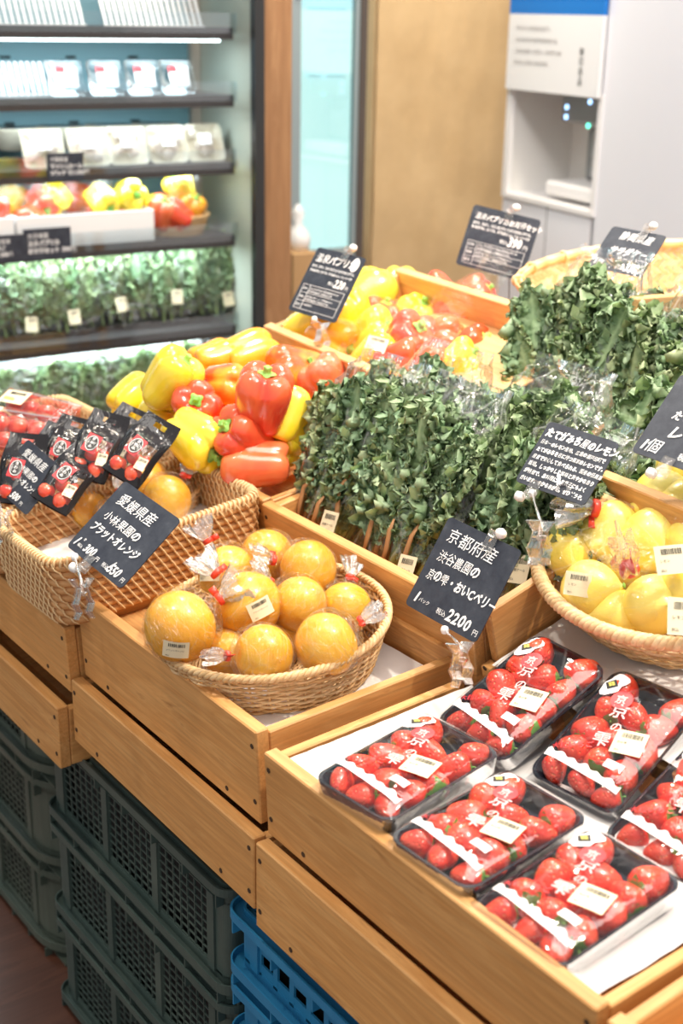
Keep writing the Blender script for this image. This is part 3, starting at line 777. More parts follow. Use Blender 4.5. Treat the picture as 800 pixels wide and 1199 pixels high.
# px, py, z, diameter, twist axis, sticker, label
OR = [
 (211, 734, .822, .086, (.85, -.2, .5), ((-.55, -.75, -.15), (0, -.2, 1)), 'wrapped orange with a barcode sticker low on it, farthest left in the round basket', 0),
 (290, 709, .828, .084, (-.35, .75, .6), ((-.15, -.75, .25), (-.3, .1, 1)), 'wrapped orange bearing the big cream sticker, in the centre of the round basket', 1),
 (309, 766, .806, .070, (-.9, .15, .15), None, 'wrapped orange at the front rim of the round basket, its twist pointing left', 2),
 (382, 755, .812, .075, (.75, -.35, .55), None, 'wrapped orange at the front right of the round basket, its red tie at upper right', 3),
 (350, 708, .822, .070, (-.6, .4, .6), None, 'wrapped orange just right of the orange with the big sticker', 4),
 (361, 667, .836, .075, (-.85, .3, .35), None, 'wrapped orange topmost at the back of the round basket, right of its twin', 5),
 (312, 651, .838, .070, (.75, .0, -.3), None, 'wrapped orange at the back left of the round basket', 6),
 (266, 672, .832, .074, (-.3, .5, .9), ((-.8, -.3, .35), (.3, .4, 1)), 'wrapped orange behind the leftmost one, film ends sticking up', 7),
 (405, 712, .806, .066, (.5, .5, .6), None, 'wrapped orange half sunk at the right side of the round basket', 8),
 (330, 738, .785, .068, (.2, .4, -.9), None, 'wrapped orange hidden low between the front ones of the round basket', 9),
 (268, 765, .780, .066, (.2, .4, -.9), None, 'small wrapped orange peeping out low beside the leftmost one', 10)]
for (a, b, z, d, ax, st, lab, k) in OR:
    wrapped_orange(Pz(a, b, z), d, ax, k, lab, 'wrapped oranges in the round basket', st, k*40)
OR2 = [(98, 594, .815, .072, (.9, .2, .4), 'wrapped orange at left in the nearest rattan tray'),
 (168, 566, .842, .078, (-.6, .5, .3), 'wrapped orange behind the chalk card in the nearest rattan tray'),
 (196, 584, .838, .070, (.75, .3, .5), 'wrapped orange at right in the nearest rattan tray, its twist pointing up right'),
 (140, 612, .815, .072, (.3, .5, .8), 'wrapped orange hidden beneath the others in the nearest rattan tray')]
for i, (a, b, z, d, ax, lab) in enumerate(OR2):
    wrapped_orange(Pz(a, b, z), d, ax, i+1, lab, 'wrapped oranges in the rattan tray', None, i*70)
sb = round_basket(tilt_at(Pz(190, 612, .772), 6), .045, .062, .055, 14, 26, 'small wicker bowl holding oranges inside the nearest rattan tray', 1.0, .0016, .003)

# ================================================================ lemons
def lemon_mesh(seed):
    prof = []
    for j in range(25):
        t = j/24; z = -.5+t; r_ = .395*math.sin(PI*min(1, max(0, (t-.05)/.90)))**.62 if .05 < t < .95 else 0
        r_ = max(r_, .075*math.sqrt(max(0, 1-abs(2*t-1))*6) if (t < .08 or t > .92) else 0, .002)
        z *= .93
        prof.append((r_, z))
    def fn(p, a, t):
        k = 1+.03*math.sin(3*a+seed)+.025*noise.noise(Vector((math.cos(a)*2, math.sin(a)*2, t*4+seed))); return (p[0]*k, p[1]*k, p[2]+.01*math.sin(a+seed))
    m = MB().lathe(prof, 26, None, 0, fn).mesh('lemon_mesh', [M_LEMON], True)
    s_ = MB().lathe([(.0005, .458), (.032, .463), (.036, .473), (.02, .482), (.0005, .484)], 8).mesh('lemon_stem_mesh', [M_STEM], True)
    return m, s_
LM = [lemon_mesh(i*2.1) for i in range(3)]
# px, py, height over the basket base, length, stem direction
LE = [(668, 648, .070, .085, (.5, .8, .2), 'farthest left in the lemon basket, above the sticker'),
 (692, 692, .062, .092, (.25, -.75, .35), 'at the left with a tilted white sticker, stem facing front'),
 (716, 622, .088, .100, (.9, .2, .2), 'large one at the upper left of the lemon basket'),
 (765, 634, .088, .100, (.75, -.4, .1), 'large one with a white sticker at the upper right'),
 (776, 586, .110, .098, (.9, -.3, .1), 'topmost of the lemon basket at the right'),
 (765, 708, .058, .088, (-.35, -.80, .35), 'at the front rim, its green stem end facing forward'),
 (722, 722, .042, .080, (-.8, .4, .0), 'low at the front rim between two others'),
 (800, 598, .105, .100, (.3, .9, .2), 'topmost at the right edge of the picture'),
 (806, 690, .068, .090, (.3, .9, .2), 'at the right edge of the picture near the rim'),
 (735, 662, .050, .085, (.3, .9, .2), 'buried in the middle beneath the red tie'),
 (815, 640, .090, .095, (.6, .6, .2), 'beyond the right edge of the heap, behind the white sticker')]
lz = MLB.translation
def lem_pt(a, b, h):
    nrm = MLB.to_3x3() @ UP; p0 = MLB @ Vector((0, 0, h)); d = ray(a, b)
    return CAM + d*((p0-CAM).dot(nrm)/d.dot(nrm))
for i, (a, b, h, L_, ax, lab) in enumerate(LE):
    P_ = lem_pt(a, b, h); axv = Vector(ax).normalized(); M = frame(P_, axv.orthogonal(), None, axv)
    o = thing('lemon', M, 'yellow lemon '+lab, 'lemon', 'lemons in the shallow basket')
    for nm, me in (('lemon_fruit', LM[i % 3][0]), ('stem_scar', LM[i % 3][1])):
        q = link(nm, me, None, o); q.matrix_local = SC(L_*1.0)
def bag_blob(name, C, rx, ry, rz, tie, label, seed, M0, cat='bag'):
    o = thing(name, M0, label, cat)
    inv = M0.inverted()
    def fn(u, v):
        a = 2*PI*u; t = PI*v; s_ = math.sin(t)
        k = 1+.10*noise.noise(Vector((math.cos(a)*1.8*s_, math.sin(a)*1.8*s_, math.cos(t)*1.8+seed)))+.02*noise.noise(Vector((math.cos(a)*7*s_, math.sin(a)*7*s_, math.cos(t)*7+seed)))
        return (C[0]+rx*k*s_*math.cos(a), C[1]+ry*k*s_*math.sin(a), C[2]-rz*k*math.cos(t))
    MB().grid(fn, 48, 26, cu=True).obj('clear_film', M_WRAP, o, True)
    p = inv @ Vector(tie[0]); ax = inv.to_3x3() @ Vector(tie[1]).normalized()
    Mt = frame(p, ax.orthogonal(), None, ax) @ SC(.12) @ T(0, 0, -.62)
    for nm, me in (('gathered_film_end', WM[0][1]), ('red_tape_tie', WM[0][2])):
        q = link(nm, me, None, o); q.matrix_local = Mt
    return o
b1 = bag_blob('lemon_bag', (-.105, .045, .075), .085, .10, .052, (lem_pt(738, 668, .10), (-.5, -.2, .6)), 'clear film bag with a red tie around the lemons at the left of the basket', 2, MLB)
b2 = bag_blob('lemon_bag', (.03, -.03, .095), .10, .12, .060, (lem_pt(700, 596, .125), (-.8, .5, .2)), 'clear film bag around the topmost lemons at the right of the basket', 7, MLB)
def stick_on(parent, P, nrm, upd, w, h, text, bend=.0015):
    n_ = Vector(nrm).normalized(); u_ = Vector(upd); X = u_.cross(n_).normalized()
    M = parent.matrix_world.inverted() @ frame(P, X, n_.cross(X))
    return sticker2(parent, M, w, h, text, bend=bend)
def toward(P, d): return P + (CAM-P).normalized()*d
stick_on(b1, toward(lem_pt(677, 684, .062), .052), (-.5, -.75, .45), (.35, .25, .9), .030, .027, 'レモン')
stick_on(b2, toward(lem_pt(787, 655, .088), .060), (-.45, -.7, .55), (.1, .3, .9), .036, .032, 'レモン')
stick_on(b2, toward(lem_pt(801, 722, .07), .050), (-.45, -.7, .55), (.3, .3, .9), .034, .040, 'レモン')

# ================================================================ bell peppers
def pepper_mesh(seed, lobes=4, tall=1.0, name='pepper'):
    rr = random.Random(seed); ph = [rr.uniform(-.10, .10) for _ in range(lobes)]; rsc = [rr.uniform(.93, 1.06) for _ in range(lobes)]
    prof = [(.001, .10), (.10, .07), (.22, .03), (.31, .015), (.375, .06), (.405, .14), (.425, .28), (.45, .42), (.475, .56), (.49, .68), (.485, .78), (.455, .865), (.40, .925), (.33, .955), (.25, .955), (.17, .925), (.10, .885), (.04, .875), (.001, .875)]
    m = len(prof); bend = rr.uniform(-.06, .06)
    def fn(p, a, t):
        r_, z = math.hypot(p[0], p[1]), p[2]
        s_ = a/(2*PI)*lobes; i = int(s_) % lobes; fr_ = s_-int(s_); c = abs(2*fr_-1)      # c=1 at crease
        depth = .17+.20*max(0, z-.78)/.18+.16*max(0, .16-z)/.16
        k = (1-depth*c**2.6)*(rsc[i]*(1-c)+c)
        z2 = z*tall
        if z > .7: z2 -= .05*c**3
        if z < .15: z2 += .045*c**2
        z2 += ph[i]*.25*(1-c)*(1 if z > .5 else -.6)
        aa = a
        return (r_*k*math.cos(aa)+bend*math.sin(z*PI), r_*k*math.sin(aa), z2-.5*tall)
    body = MB().lathe(prof, 48, None, 0, fn)
    st = MB()
    zt = .875*tall-.5*tall
    def fs(p, a, t): k = 1+.22*math.cos(a*lobes); return (p[0]*k+bend*.1, p[1]*k, p[2])
    st.lathe([(.001, zt+.0), (.13, zt+.040), (.125, zt+.05), (.085, zt+.05), (.055, zt+.065), (.050, zt+.11), (.062, zt+.155), (.045, zt+.165), (.001, zt+.160)], 20, None, 0, fs)
    return body, st
PMESH = {}
def pepper(P, size, axis, color, label, group=None, seed=0, lobes=4, tall=1.05, spin=0, stem=True):
    v = (seed % 6, lobes, color, tall)
    if v not in PMESH:
        b_, s_ = pepper_mesh(seed % 6, lobes, tall)
        PMESH[v] = (b_.mesh('pepper_mesh', [M_PEPPER[color]], True), s_.mesh('pepper_stem_mesh', [M_STEM], True))
    ax = Vector(axis).normalized(); M = frame(P, ax.orthogonal(), None, ax) @ RZ(spin)
    o = thing('bell_pepper', M, label, 'pepper', group)
    q = link('pepper_body', PMESH[v][0], None, o); q.matrix_local = SC(size*1.04)
    if stem: q = link('stem', PMESH[v][1], None, o); q.matrix_local = SC(size*1.04)
    return o
RTV, UPV = r2, u2
def cax(x, y, t): return RTV*x + UPV*y - fwd*t          # axis given as seen: right, up, toward the viewer
GP = 'loose bell peppers in the front heap'
PP = [ # px, py, z, size, axis(right, up, toward), colour, lobes, tall, seed, label
 (200, 444, .975, .083, (.55, .60, .35), 'yellow', 3, 1.10, 0, 'yellow bell pepper leaning up to the right, highest at the left of the heap'),
 (252, 424, .960, .083, (.75, .25, -.5), 'orange', 4, .95, 1, 'orange two-lobed bell pepper at the very back of the heap'),
 (292, 418, .965, .085, (.7, .25, -.5), 'orange', 3, 1.15, 2, 'golden orange bell pepper lying between the orange one and the red-shouldered one'),
 (266, 452, .955, .075, (.90, -.1, .35), 'mixed', 4, .90, 3, 'orange bell pepper left of the big red one, stem facing right'),
 (228, 477, .940, .076, (.15, .25, .90), 'red', 4, .95, 4, 'round red bell pepper with its stem facing the viewer, left of centre'),
 (308, 466, .972, .088, (.15, .70, .50), 'red', 4, 1.10, 5, 'big glossy red bell pepper standing upright in the middle of the heap'),
 (345, 436, .965, .084, (-.75, .0, .40), 'mixed', 3, 1.10, 1, 'orange and red bell pepper lying behind the big red one, stem at its left'),
 (229, 516, .905, .085, (.65, -.50, .45), 'yellow', 3, 1.10, 2, 'yellow bell pepper at the front left with its green stem facing down right'),
 (283, 511, .915, .082, (-.50, .30, .65), 'red', 4, 1.12, 3, 'red bell pepper lying at the front centre, stem facing left'),
 (297, 542, .880, .080, (-.9, .02, .1), 'coral', 3, 1.25, 0, 'coral red bell pepper lying lengthwise at the very front of the heap'),
 (337, 490, .930, .080, (.35, .8, -.3), 'yellow', 3, 1.1, 1, 'yellow bell pepper right of the big red one, half hidden by the kale bag'),
 (160, 470, .905, .080, (.7, .5, -.4), 'yellow', 4, 1.0, 5, 'yellow bell pepper at the far left end of the heap'),
 (188, 488, .905, .078, (.4, .4, .6), 'yellow', 3, 1.0, 4, 'yellow bell pepper behind the black tomato pouches'),
 (262, 493, .900, .075, (.3, .3, -.8), 'orange', 4, 1.0, 0, 'orange bell pepper wedged below the orange one beside the stem'),
 (335, 520, .890, .070, (.3, .3, -.8), 'yellow', 4, 1.0, 2, 'yellow bell pepper low beside the front kale bag'),
 (240, 462, .905, .080, (.3, .3, -.8), 'red', 4, 1.0, 2, 'red bell pepper hidden behind the round red one'),
 (316, 508, .875, .075, (.3, .3, -.8), 'red', 4, 1.0, 1, 'red bell pepper low behind the front centre one'),
 (205, 500, .880, .075, (.3, .3, -.8), 'yellow', 4, 1.0, 3, 'yellow bell pepper low beneath the round red one'),
 (265, 540, .855, .070, (.6, .3, -.6), 'yellow', 3, 1.0, 3, 'yellow bell pepper low at the front board of the heap'),
 (378, 448, .955, .080, (-.4, .7, .2), 'coral', 4, 1.0, 5, 'coral red bell pepper in clear film beside the front kale bag'),
 (300, 455, .890, .080, (-.4, .7, .2), 'orange', 4, 1.0, 5, 'orange bell pepper buried behind the big red one')]
for i, (a, b, z, s_, ax, col, lb_, tall, sd, lab) in enumerate(PP):
    o = pepper(Pz(a, b, z), s_, cax(*ax), col, lab, GP, sd, lb_, tall, i*37)
    if i == 19: pb0 = o
def film_over(parent_label, P, r, seed, sx=1, sy=1, sz=1, tip=(0, 0, 1), name='film_bag'):
    ax = Vector(tip).normalized(); M = frame(P, ax.orthogonal(), None, ax)
    o = thing(name, M, parent_label, 'bag')
    def fn(u, v):
        a = 2*PI*u; t = v
        pr = [(0, -1), (.8, -.85), (1.05, -.2), (.95, .45), (.5, 1.0), (.55, 1.45)]
        q = t*(len(pr)-1); i = min(int(q), len(pr)-2); f = q-i
        rr = pr[i][0]*(1-f)+pr[i+1][0]*f; zz = pr[i][1]*(1-f)+pr[i+1][1]*f
        k = 1+.13*noise.noise(Vector((math.cos(a)*2, math.sin(a)*2, t*4+seed)))
        return (r*sx*rr*k*math.cos(a), r*sy*rr*k*math.sin(a), r*sz*zz+.1*r*noise.noise(Vector((a, t*4, seed))))
    MB().grid(fn, 44, 26, cu=True).obj('clear_film', M_WRAP, o, True)
    return o
film_over('clear film bag around the coral red pepper beside the front kale bag', Pz(376, 450, .955), .048, 3, tip=cax(.6, .5, .2))
GR = 'bell peppers in the raised back box'
PR = [ # px, py, dist(depth), size, ...
 (368, 380, 2.32, .085, (.5, .2, .2), 'yellow', 3, 1.15, 0, 'yellow bell pepper at the left end of the raised box, behind the price card'),
 (392, 396, 2.26, .085, (.4, -.3, .3), 'orange', 3, 1.1, 1, 'amber bell pepper shaded beneath the price card in the raised box'),
 (408, 378, 2.30, .090, (-.3, .85, .2), 'yellow', 3, 1.15, 2, 'yellow bell pepper standing right beside the price card in the raised box'),
 (430, 350, 2.42, .098, (.5, .35, -.2), 'lime', 3, 1.15, 3, 'large yellow bell pepper with a green flush behind the price card'),
 (468, 338, 2.55, .078, (.1, .5, -.5), 'yellow', 4, 1.0, 4, 'yellow bell pepper at the back left corner of the raised box'),
 (476, 358, 2.46, .082, (-.8, .1, .1), 'coral', 4, 1.2, 5, 'red bell pepper lying flat in the middle of the raised box, stem end left'),
 (517, 350, 2.46, .080, (-.6, .45, .2), 'red', 3, 1.2, 0, 'red bell pepper leaning at the back right of the raised box'),
 (500, 365, 2.42, .078, (-.6, .3, .4), 'coral', 4, 1.0, 1, 'orange-red bell pepper under the leaning red one in the raised box'),
 (488, 374, 2.36, .082, (.2, .5, .4), 'yellow', 4, 1.0, 2, 'yellow bell pepper with ribbed lobes in the centre of the raised box'),
 (446, 375, 2.36, .076, (.2, .6, .3), 'red', 4, 1.0, 3, 'red bell pepper between the yellow ones of the raised box'),
 (436, 394, 2.26, .085, (.55, .3, .4), 'yellow', 3, 1.1, 5, 'yellow bell pepper at the front of the raised box, left of the bagged ones'),
 (440, 418, 2.16, .070, (.5, .3, .4), 'yellow', 3, 1.0, 0, 'yellow bell pepper in stickered clear film at the front of the raised box')]
for i, (a, b, t, s_, ax, col, lb_, tall, sd, lab) in enumerate(PR):
    pepper(Pd(a, b, t), s_, cax(*ax), col, lab, GR, sd, lb_, tall, i*53)
PBG = [(478, 398, 2.20, .085, (.3, .3, .5), 'red', 4, 1.05, 2, 'red bell pepper inside the left film bag of the raised box'),
 (470, 422, 2.12, .075, (.7, .1, .4), 'red', 4, 1.0, 4, 'red bell pepper low in the left film bag of the raised box'),
 (515, 405, 2.22, .085, (.6, .2, .3), 'coral', 4, 1.1, 1, 'red bell pepper at the bottom of the right film bag of the raised box'),
 (530, 372, 2.34, .085, (.6, .4, .3), 'coral', 4, 1.2, 3, 'red bell pepper in the middle of the right film bag of the raised box'),
 (552, 352, 2.40, .080, (.6, .4, .3), 'red', 4, 1.1, 5, 'red bell pepper at the top of the right film bag, beside the rear kale'),
 (536, 424, 2.10, .070, (.6, .4, .3), 'yellow', 4, 1.0, 5, 'yellow bell pepper showing below the right film bag'),
 (498, 428, 2.12, .080, (.7, .1, .3), 'red', 4, 1.1, 0, 'red bell pepper lowest between the two film bags of the raised box'),
 (558, 385, 2.30, .082, (.4, .6, .3), 'coral', 4, 1.1, 2, 'red bell pepper at the right of the right film bag, against the rear kale'),
 (550, 412, 2.20, .080, (.4, .3, .3), 'red', 4, 1.1, 1, 'red bell pepper low at the right end of the raised box')]
for i, (a, b, t, s_, ax, col, lb_, tall, sd, lab) in enumerate(PBG):
    pepper(Pd(a, b, t), s_, cax(*ax), col, lab, 'bagged bell peppers in the raised back box', sd, lb_, tall, i*53)
fb1 = film_over('clear film bag of red and yellow peppers at the front of the raised box', Pd(462, 405, 2.18), .068, 5, 1.1, .8, 1.1, cax(.8, .25, .2))
fb2 = film_over('clear film bag of red peppers leaning against the rear kale bag', Pd(530, 385, 2.28), .068, 9, .9, .8, 1.4, cax(.55, .8, .1))
stick_on(fb1, toward(Pd(441, 402, 2.14), .055), cax(-.2, .3, .9), cax(.2, .9, .2), .034, .022, 'パプリカ')
# ================================================================ kale
def kale_leaf(seed, L=.25, W=.058, nu=26, nv=84):
    rr = random.Random(seed); vs = []; col = []; fs = []
    N = noise.noise_vector; o = seed*7.3; bx = rr.uniform(-.25, .25)
    for j in range(nv+1):
        s_ = j/nv; z = L*s_
        w = W*(max(0, math.sin(PI*min(1, max(0, (s_-.14)/.90))**.75))**.62) + .004
        if s_ > .94: w *= max(.12, (1-s_)/.06)**.5
        cy = -.012*math.sin(PI*s_)-.034*s_**4; cxx = bx*.06*s_*s_
        for i in range(nu+1):
            t = 2*i/nu-1; at = abs(t)
            fold = max(0, at-.45)
            x = cxx + w*math.copysign(at-.55*fold*fold*1.6, t); p = Vector((x, cy+.06*w*at-.55*w*fold, z))
            A = (.0150*at**1.05)*min(1, max(0, (s_-.10)*6)); q = Vector((x*45, o+t*2, z*45)); q2 = Vector((t*5.5, o+9, z*120)); q3 = Vector((t*11, o+19, z*240))
            d = N(q)*A*1.1 + N(q2)*A*1.3 + N(q3)*A*.9
            p += d
            if at < .09: p.y -= .0022*(1-s_)
            vs.append(tuple(p))
            rib = math.exp(-(t/(.05+.10*(1-s_)))**2)*.9+.35*max(0, math.cos((z-abs(x)*.9)*PI*2/.024))**7*(1-at)
            col.append((min(1, rib), min(1, max(0, at-.2)*1.3*(.25+max(0, -d.y/(A+1e-6)))), 0))
    w_ = nu+1
    for j in range(nv):
        for i in range(nu): fs.append((j*w_+i, j*w_+i+1, (j+1)*w_+i+1, (j+1)*w_+i))
    mb = MB(); mb.v = vs; mb.f = fs; mb.m = [0]*len(fs)
    mb2 = MB(); mb2.tube([(0, .002, -.012), (0, 0, .05), (bx*.01, -.008, .10), (bx*.03, -.012, .17), (bx*.05, -.016, .22)], [.0048, .0042, .0032, .002, .0008], 7)
    return mb.mesh('kale_leaf_mesh', [M_KALE], True, col), mb2.mesh('kale_stalk_mesh', [M_KSTEM], True), mb2.mesh('kale_brown_stalk_mesh', [M_KBROWN], True)
KL = [kale_leaf(i) for i in range(6)]
def kale_frills(seed, n=620, w=.068, h=.235):
    # tightly curled leaf margins that crowd the face and the crown of a bunch
    rr = random.Random(seed); N = noise.noise_vector; vs = []; fs = []; col = []
    for k in range(n):
        zz = .022+(h-.022)*rr.random()**.62; xx = rr.uniform(-1, 1)*w*(.80+.2*math.sin(PI*min(1, zz/h)))
        edge = (xx/w)**2; yy = -.034*math.sqrt(max(0, 1-edge*.9))*(math.sin(PI*min(1, .18+.74*zz/h)))**.5
        if k % 4 == 0: yy = rr.uniform(-.02, .034); zz = h*rr.uniform(.80, 1.0)
        C = Vector((xx, yy+rr.uniform(-.003, .008), zz)); R_ = rr.uniform(.0038, .0082)
        B = Matrix.Rotation(rr.uniform(0, 6.28), 3, 'Y') @ Matrix.Rotation(rr.uniform(-1.1, 1.1), 3, 'X'); b0 = len(vs); o = rr.uniform(0, 99)
        na, nr_ = 22, 3; kf = rr.choice((4, 5, 6)); cone = rr.uniform(-.1, .5)
        vs.append(tuple(C)); col.append((.15, .1, 0))
        for j in range(1, nr_+1):
            r_ = j/nr_
            for i in range(na):
                a = 2*PI*i/na
                ruf = (math.sin(kf*a+o)+.6*math.sin((kf*2+1)*a+2*o)+.9*noise.noise(Vector((math.cos(a)*2, math.sin(a)*2, o))))
                rad = R_*r_*(1+.30*math.sin((kf+2)*a+3*o)*r_)
                p = Vector((rad*math.cos(a), -R_*(cone*r_*r_+.55*ruf*r_**1.6), rad*math.sin(a)))
                p += N(Vector((p.x*150, p.z*150, o)))*R_*.28*r_
                vs.append(tuple(B @ p + C)); col.append((.10*(1-r_), min(1, .08+r_*r_*(.42+.42*ruf)), 0))
        for i in range(na): fs.append((b0, b0+1+i, b0+1+(i+1) % na))
        for j in range(nr_-1):
            for i in range(na): a = b0+1+j*na; fs.append((a+i, a+na+i, a+na+(i+1) % na, a+(i+1) % na))
    mb = MB(); mb.v = vs; mb.f = fs; mb.m = [0]*len(fs)
    return mb.mesh('kale_frill_mesh', [M_KALE], True, col)
KF = [kale_frills(40+i) for i in range(4)]
def kale_bag_mesh(w, h, th, seed):
    def fn(u, v):
        a = 2*PI*u; z = -.012+(h+.062)*v
        ww = w/2*(.80+.26*math.sin(PI*min(1, v*1.1))**.6); tt = th/2*(math.sin(PI*min(1, max(.02, .10+v*.86)))**.55)
        if v < .05: tt *= .5
        if v > .93: tt = .003+.006*abs(math.sin(u*17+seed))
        c, s_ = math.cos(a), math.sin(a)
        x = ww*math.copysign(abs(c)**.75, c); y = tt*math.copysign(abs(s_)**.8, s_)
        rg = max(0, 1-abs(noise.noise(Vector((x*26+z*9, y*20+seed, z*11-x*6))))*7)**2*.0055
        x += rg*c; y += rg*s_*1.2
        n1 = noise.noise_vector(Vector((x*22, y*22+seed, z*14)))*.008 + noise.noise_vector(Vector((x*60, seed, z*28)))*.0028
        return (x+n1.x*.6, y+n1.y, z+n1.z*.4)
    return MB().grid(fn, 120, 70, cu=True).mesh('kale_film_mesh', [M_FILM], True)
KB = [kale_bag_mesh(.165, .245, .082, i*5.1) for i in range(3)]
def kale_bag(M, label, group, seed, wide=1.0, hs=1.0, stick=None, brown=0, n=(6, 6, 5)):
    o = thing('kale_bag', M, label, 'kale', group); rr = random.Random(seed)
    hw = .062*wide
    for row, (y, cnt) in enumerate(zip((-.020, .004, .024), n)):
        for k in range(cnt):
            fx_ = (k+.5)/cnt*2-1; fx_ += rr.uniform(-.12, .12)
            sc = rr.uniform(.82, .98)*hs*(1-.10*abs(fx_)**2)
            Ml = T(fx_*hw*.62, y+rr.uniform(-.006, .006), rr.uniform(.0, .02)) @ RY(fx_*15+rr.uniform(-5, 5)) @ RX(rr.uniform(-5, 3)) @ RZ(rr.uniform(-28, 28)) @ SC(sc)
            k_ = rr.randrange(6)
            lf = link('leaf', KL[k_][0], None, o); lf.matrix_local = Ml
            st_ = link('stalk', KL[k_][2] if (row == 0 and k < brown) else KL[k_][1], None, lf)
    # short curled side leaflets fill the lower front
    for k in range(7):
        Ml = T(rr.uniform(-1, 1)*hw*.85, -.026+rr.uniform(-.006, .006), rr.uniform(.015, .10)) @ RY(rr.uniform(-40, 40)) @ RX(rr.uniform(-14, 6)) @ SC(rr.uniform(.38, .55)*hs)
        lf = link('leaf', KL[rr.randrange(6)][0], None, o); lf.matrix_local = Ml
    q = link('curly_leaf_margins', KF[seed % 4], None, o, 'stuff'); q.matrix_local = SC(wide, 1, hs)
    q = link('clear_film', KB[seed % 3], None, o); q.matrix_local = SC(wide, 1, hs)
    if brown:
        for k in range(brown):
            b_ = MB(); x = -hw*.8+hw*1.6*(k+.5)/brown+rr.uniform(-.008, .008); l_ = rr.uniform(.05, .095)
            b_.tube([(x, -.030, .0), (x+rr.uniform(-.006, .006), -.036, l_*.4), (x+rr.uniform(-.009, .009), -.040, l_*.75), (x+rr.uniform(-.012, .012), -.039, l_)], [.0022, .0048, .0042, .0020], 6, flat=.4)
            b_.obj('dried_stalk', M_KBROWN, o, True)
    if stick:
        sx, sz_, ang = stick
        sticker2(o, T(sx, -.0455, sz_) @ RX(90) @ RZ(ang), .030, .036, '有機ケール', bend=.0006)
    return o
def kmat(P, yaw, lean, roll=0):
    # front (-Y local) faces the customer: local X runs toward the near end of the table (-y world)
    return T(*P) @ RZ(-90+yaw) @ RY(roll) @ RX(-lean)
G1 = 'bags of curly kale in the front kale box'; G2 = 'bags of curly kale in the raised rear box'
kale_bag(kmat((1.050, 1.447, .800), 4, 27), 'bag of curly kale farthest left in the front kale box, brown stalks at its foot', G1, 3, 1.05, .93, (.040, .018, 6), 3)
kale_bag(kmat((1.050, 1.290, .798), 3, 28), 'bag of curly kale in the middle of the front kale box, behind the round basket', G1, 10, 1.08, .94, (.056, .012, 8), 3)
kale_bag(kmat((1.085, 1.125, .806), 0, 32, 4), 'bag of curly kale at the right of the front kale box, beside the crowded card', G1, 5, 1.0, .92, (.038, .050, 18), 0)
kale_bag(kmat((1.150, 1.415, .815), 6, 26), 'second-row bag of curly kale behind the leftmost one', G1, 8, 1.0, .90)
kale_bag(kmat((1.165, 1.230, .820), 2, 30), 'second-row bag of curly kale behind the middle one', G1, 13, 1.10, .95)
kale_bag(kmat((1.215, 1.075, .845), -6, 42, 10), 'bag of curly kale lying back behind the lemon card', G1, 6, 1.05, 1.02)
kale_bag(kmat((1.390, 1.335, .905), 6, 24, -4), 'rear bag of curly kale at left, pale ribbed leaf in front, beside bagged peppers', G2, 21, .98, 1.02)
kale_bag(kmat((1.390, 1.165, .892), 2, 28, 2), 'rear bag of curly kale in the middle of the raised box, the largest', G2, 16, 1.22, 1.0, None, 0, (7, 6, 6))
kale_bag(kmat((1.43, .965, .905), -4, 28, 4), 'rear bag of curly kale at the right edge of the picture', G2, 11, 1.05, 1.0)
kale_bag(kmat((1.475, 1.235, .900), 4, 26), 'rear bag of curly kale behind the largest one', G2, 9, 1.0, .92)

# ================================================================ strawberries
def berry_mesh(seed):
    rr = random.Random(seed)
    prof = [(.001, -.5), (.09, -.485), (.19, -.42), (.29, -.28), (.375, -.10), (.425, .08), (.43, .24), (.37, .37), (.25, .44), (.10, .45), (.001, .44)]
    def fn(p, a, t):
        k = 1+.08*math.sin(2*a+seed)+.05*noise.noise(Vector((math.cos(a)*2, math.sin(a)*2, t*3+seed))); return (p[0]*k, p[1]*k*.93, p[2])
    b_ = MB().lathe(prof, 22, None, 0, fn).mesh('berry_mesh', [M_BERRY], True)
    c_ = MB(); n_ = 8
    for k in range(n_):
        a = 2*PI*k/n_+rr.uniform(-.2, .2); l_ = rr.uniform(.26, .38); ca, sa = math.cos(a), math.sin(a)
        pts = []
        for t, w, z in ((0, .05, .455), (.35, .10, .49), (.7, .075, .50), (1, .0, .50+rr.uniform(-.10, .12))):
            r_ = .03+l_*t; pts += [(ca*r_-sa*w, sa*r_+ca*w, z-.16*t*t), (ca*r_+sa*w, sa*r_-ca*w, z-.16*t*t)]
        c_.add(pts, [(0, 1, 3, 2), (2, 3, 5, 4), (4, 5, 7, 6)])
    c_.tube([(0, 0, .44), (.01, 0, .53), (.03, .01, .60)], .028, 6)
    return b_, c_.mesh('calyx_mesh', [M_CALYX], True)
BM_ = [berry_mesh(i*1.7) for i in range(4)]
PLn, PWd = .165, .112        # pack length (local x) and width (local y)
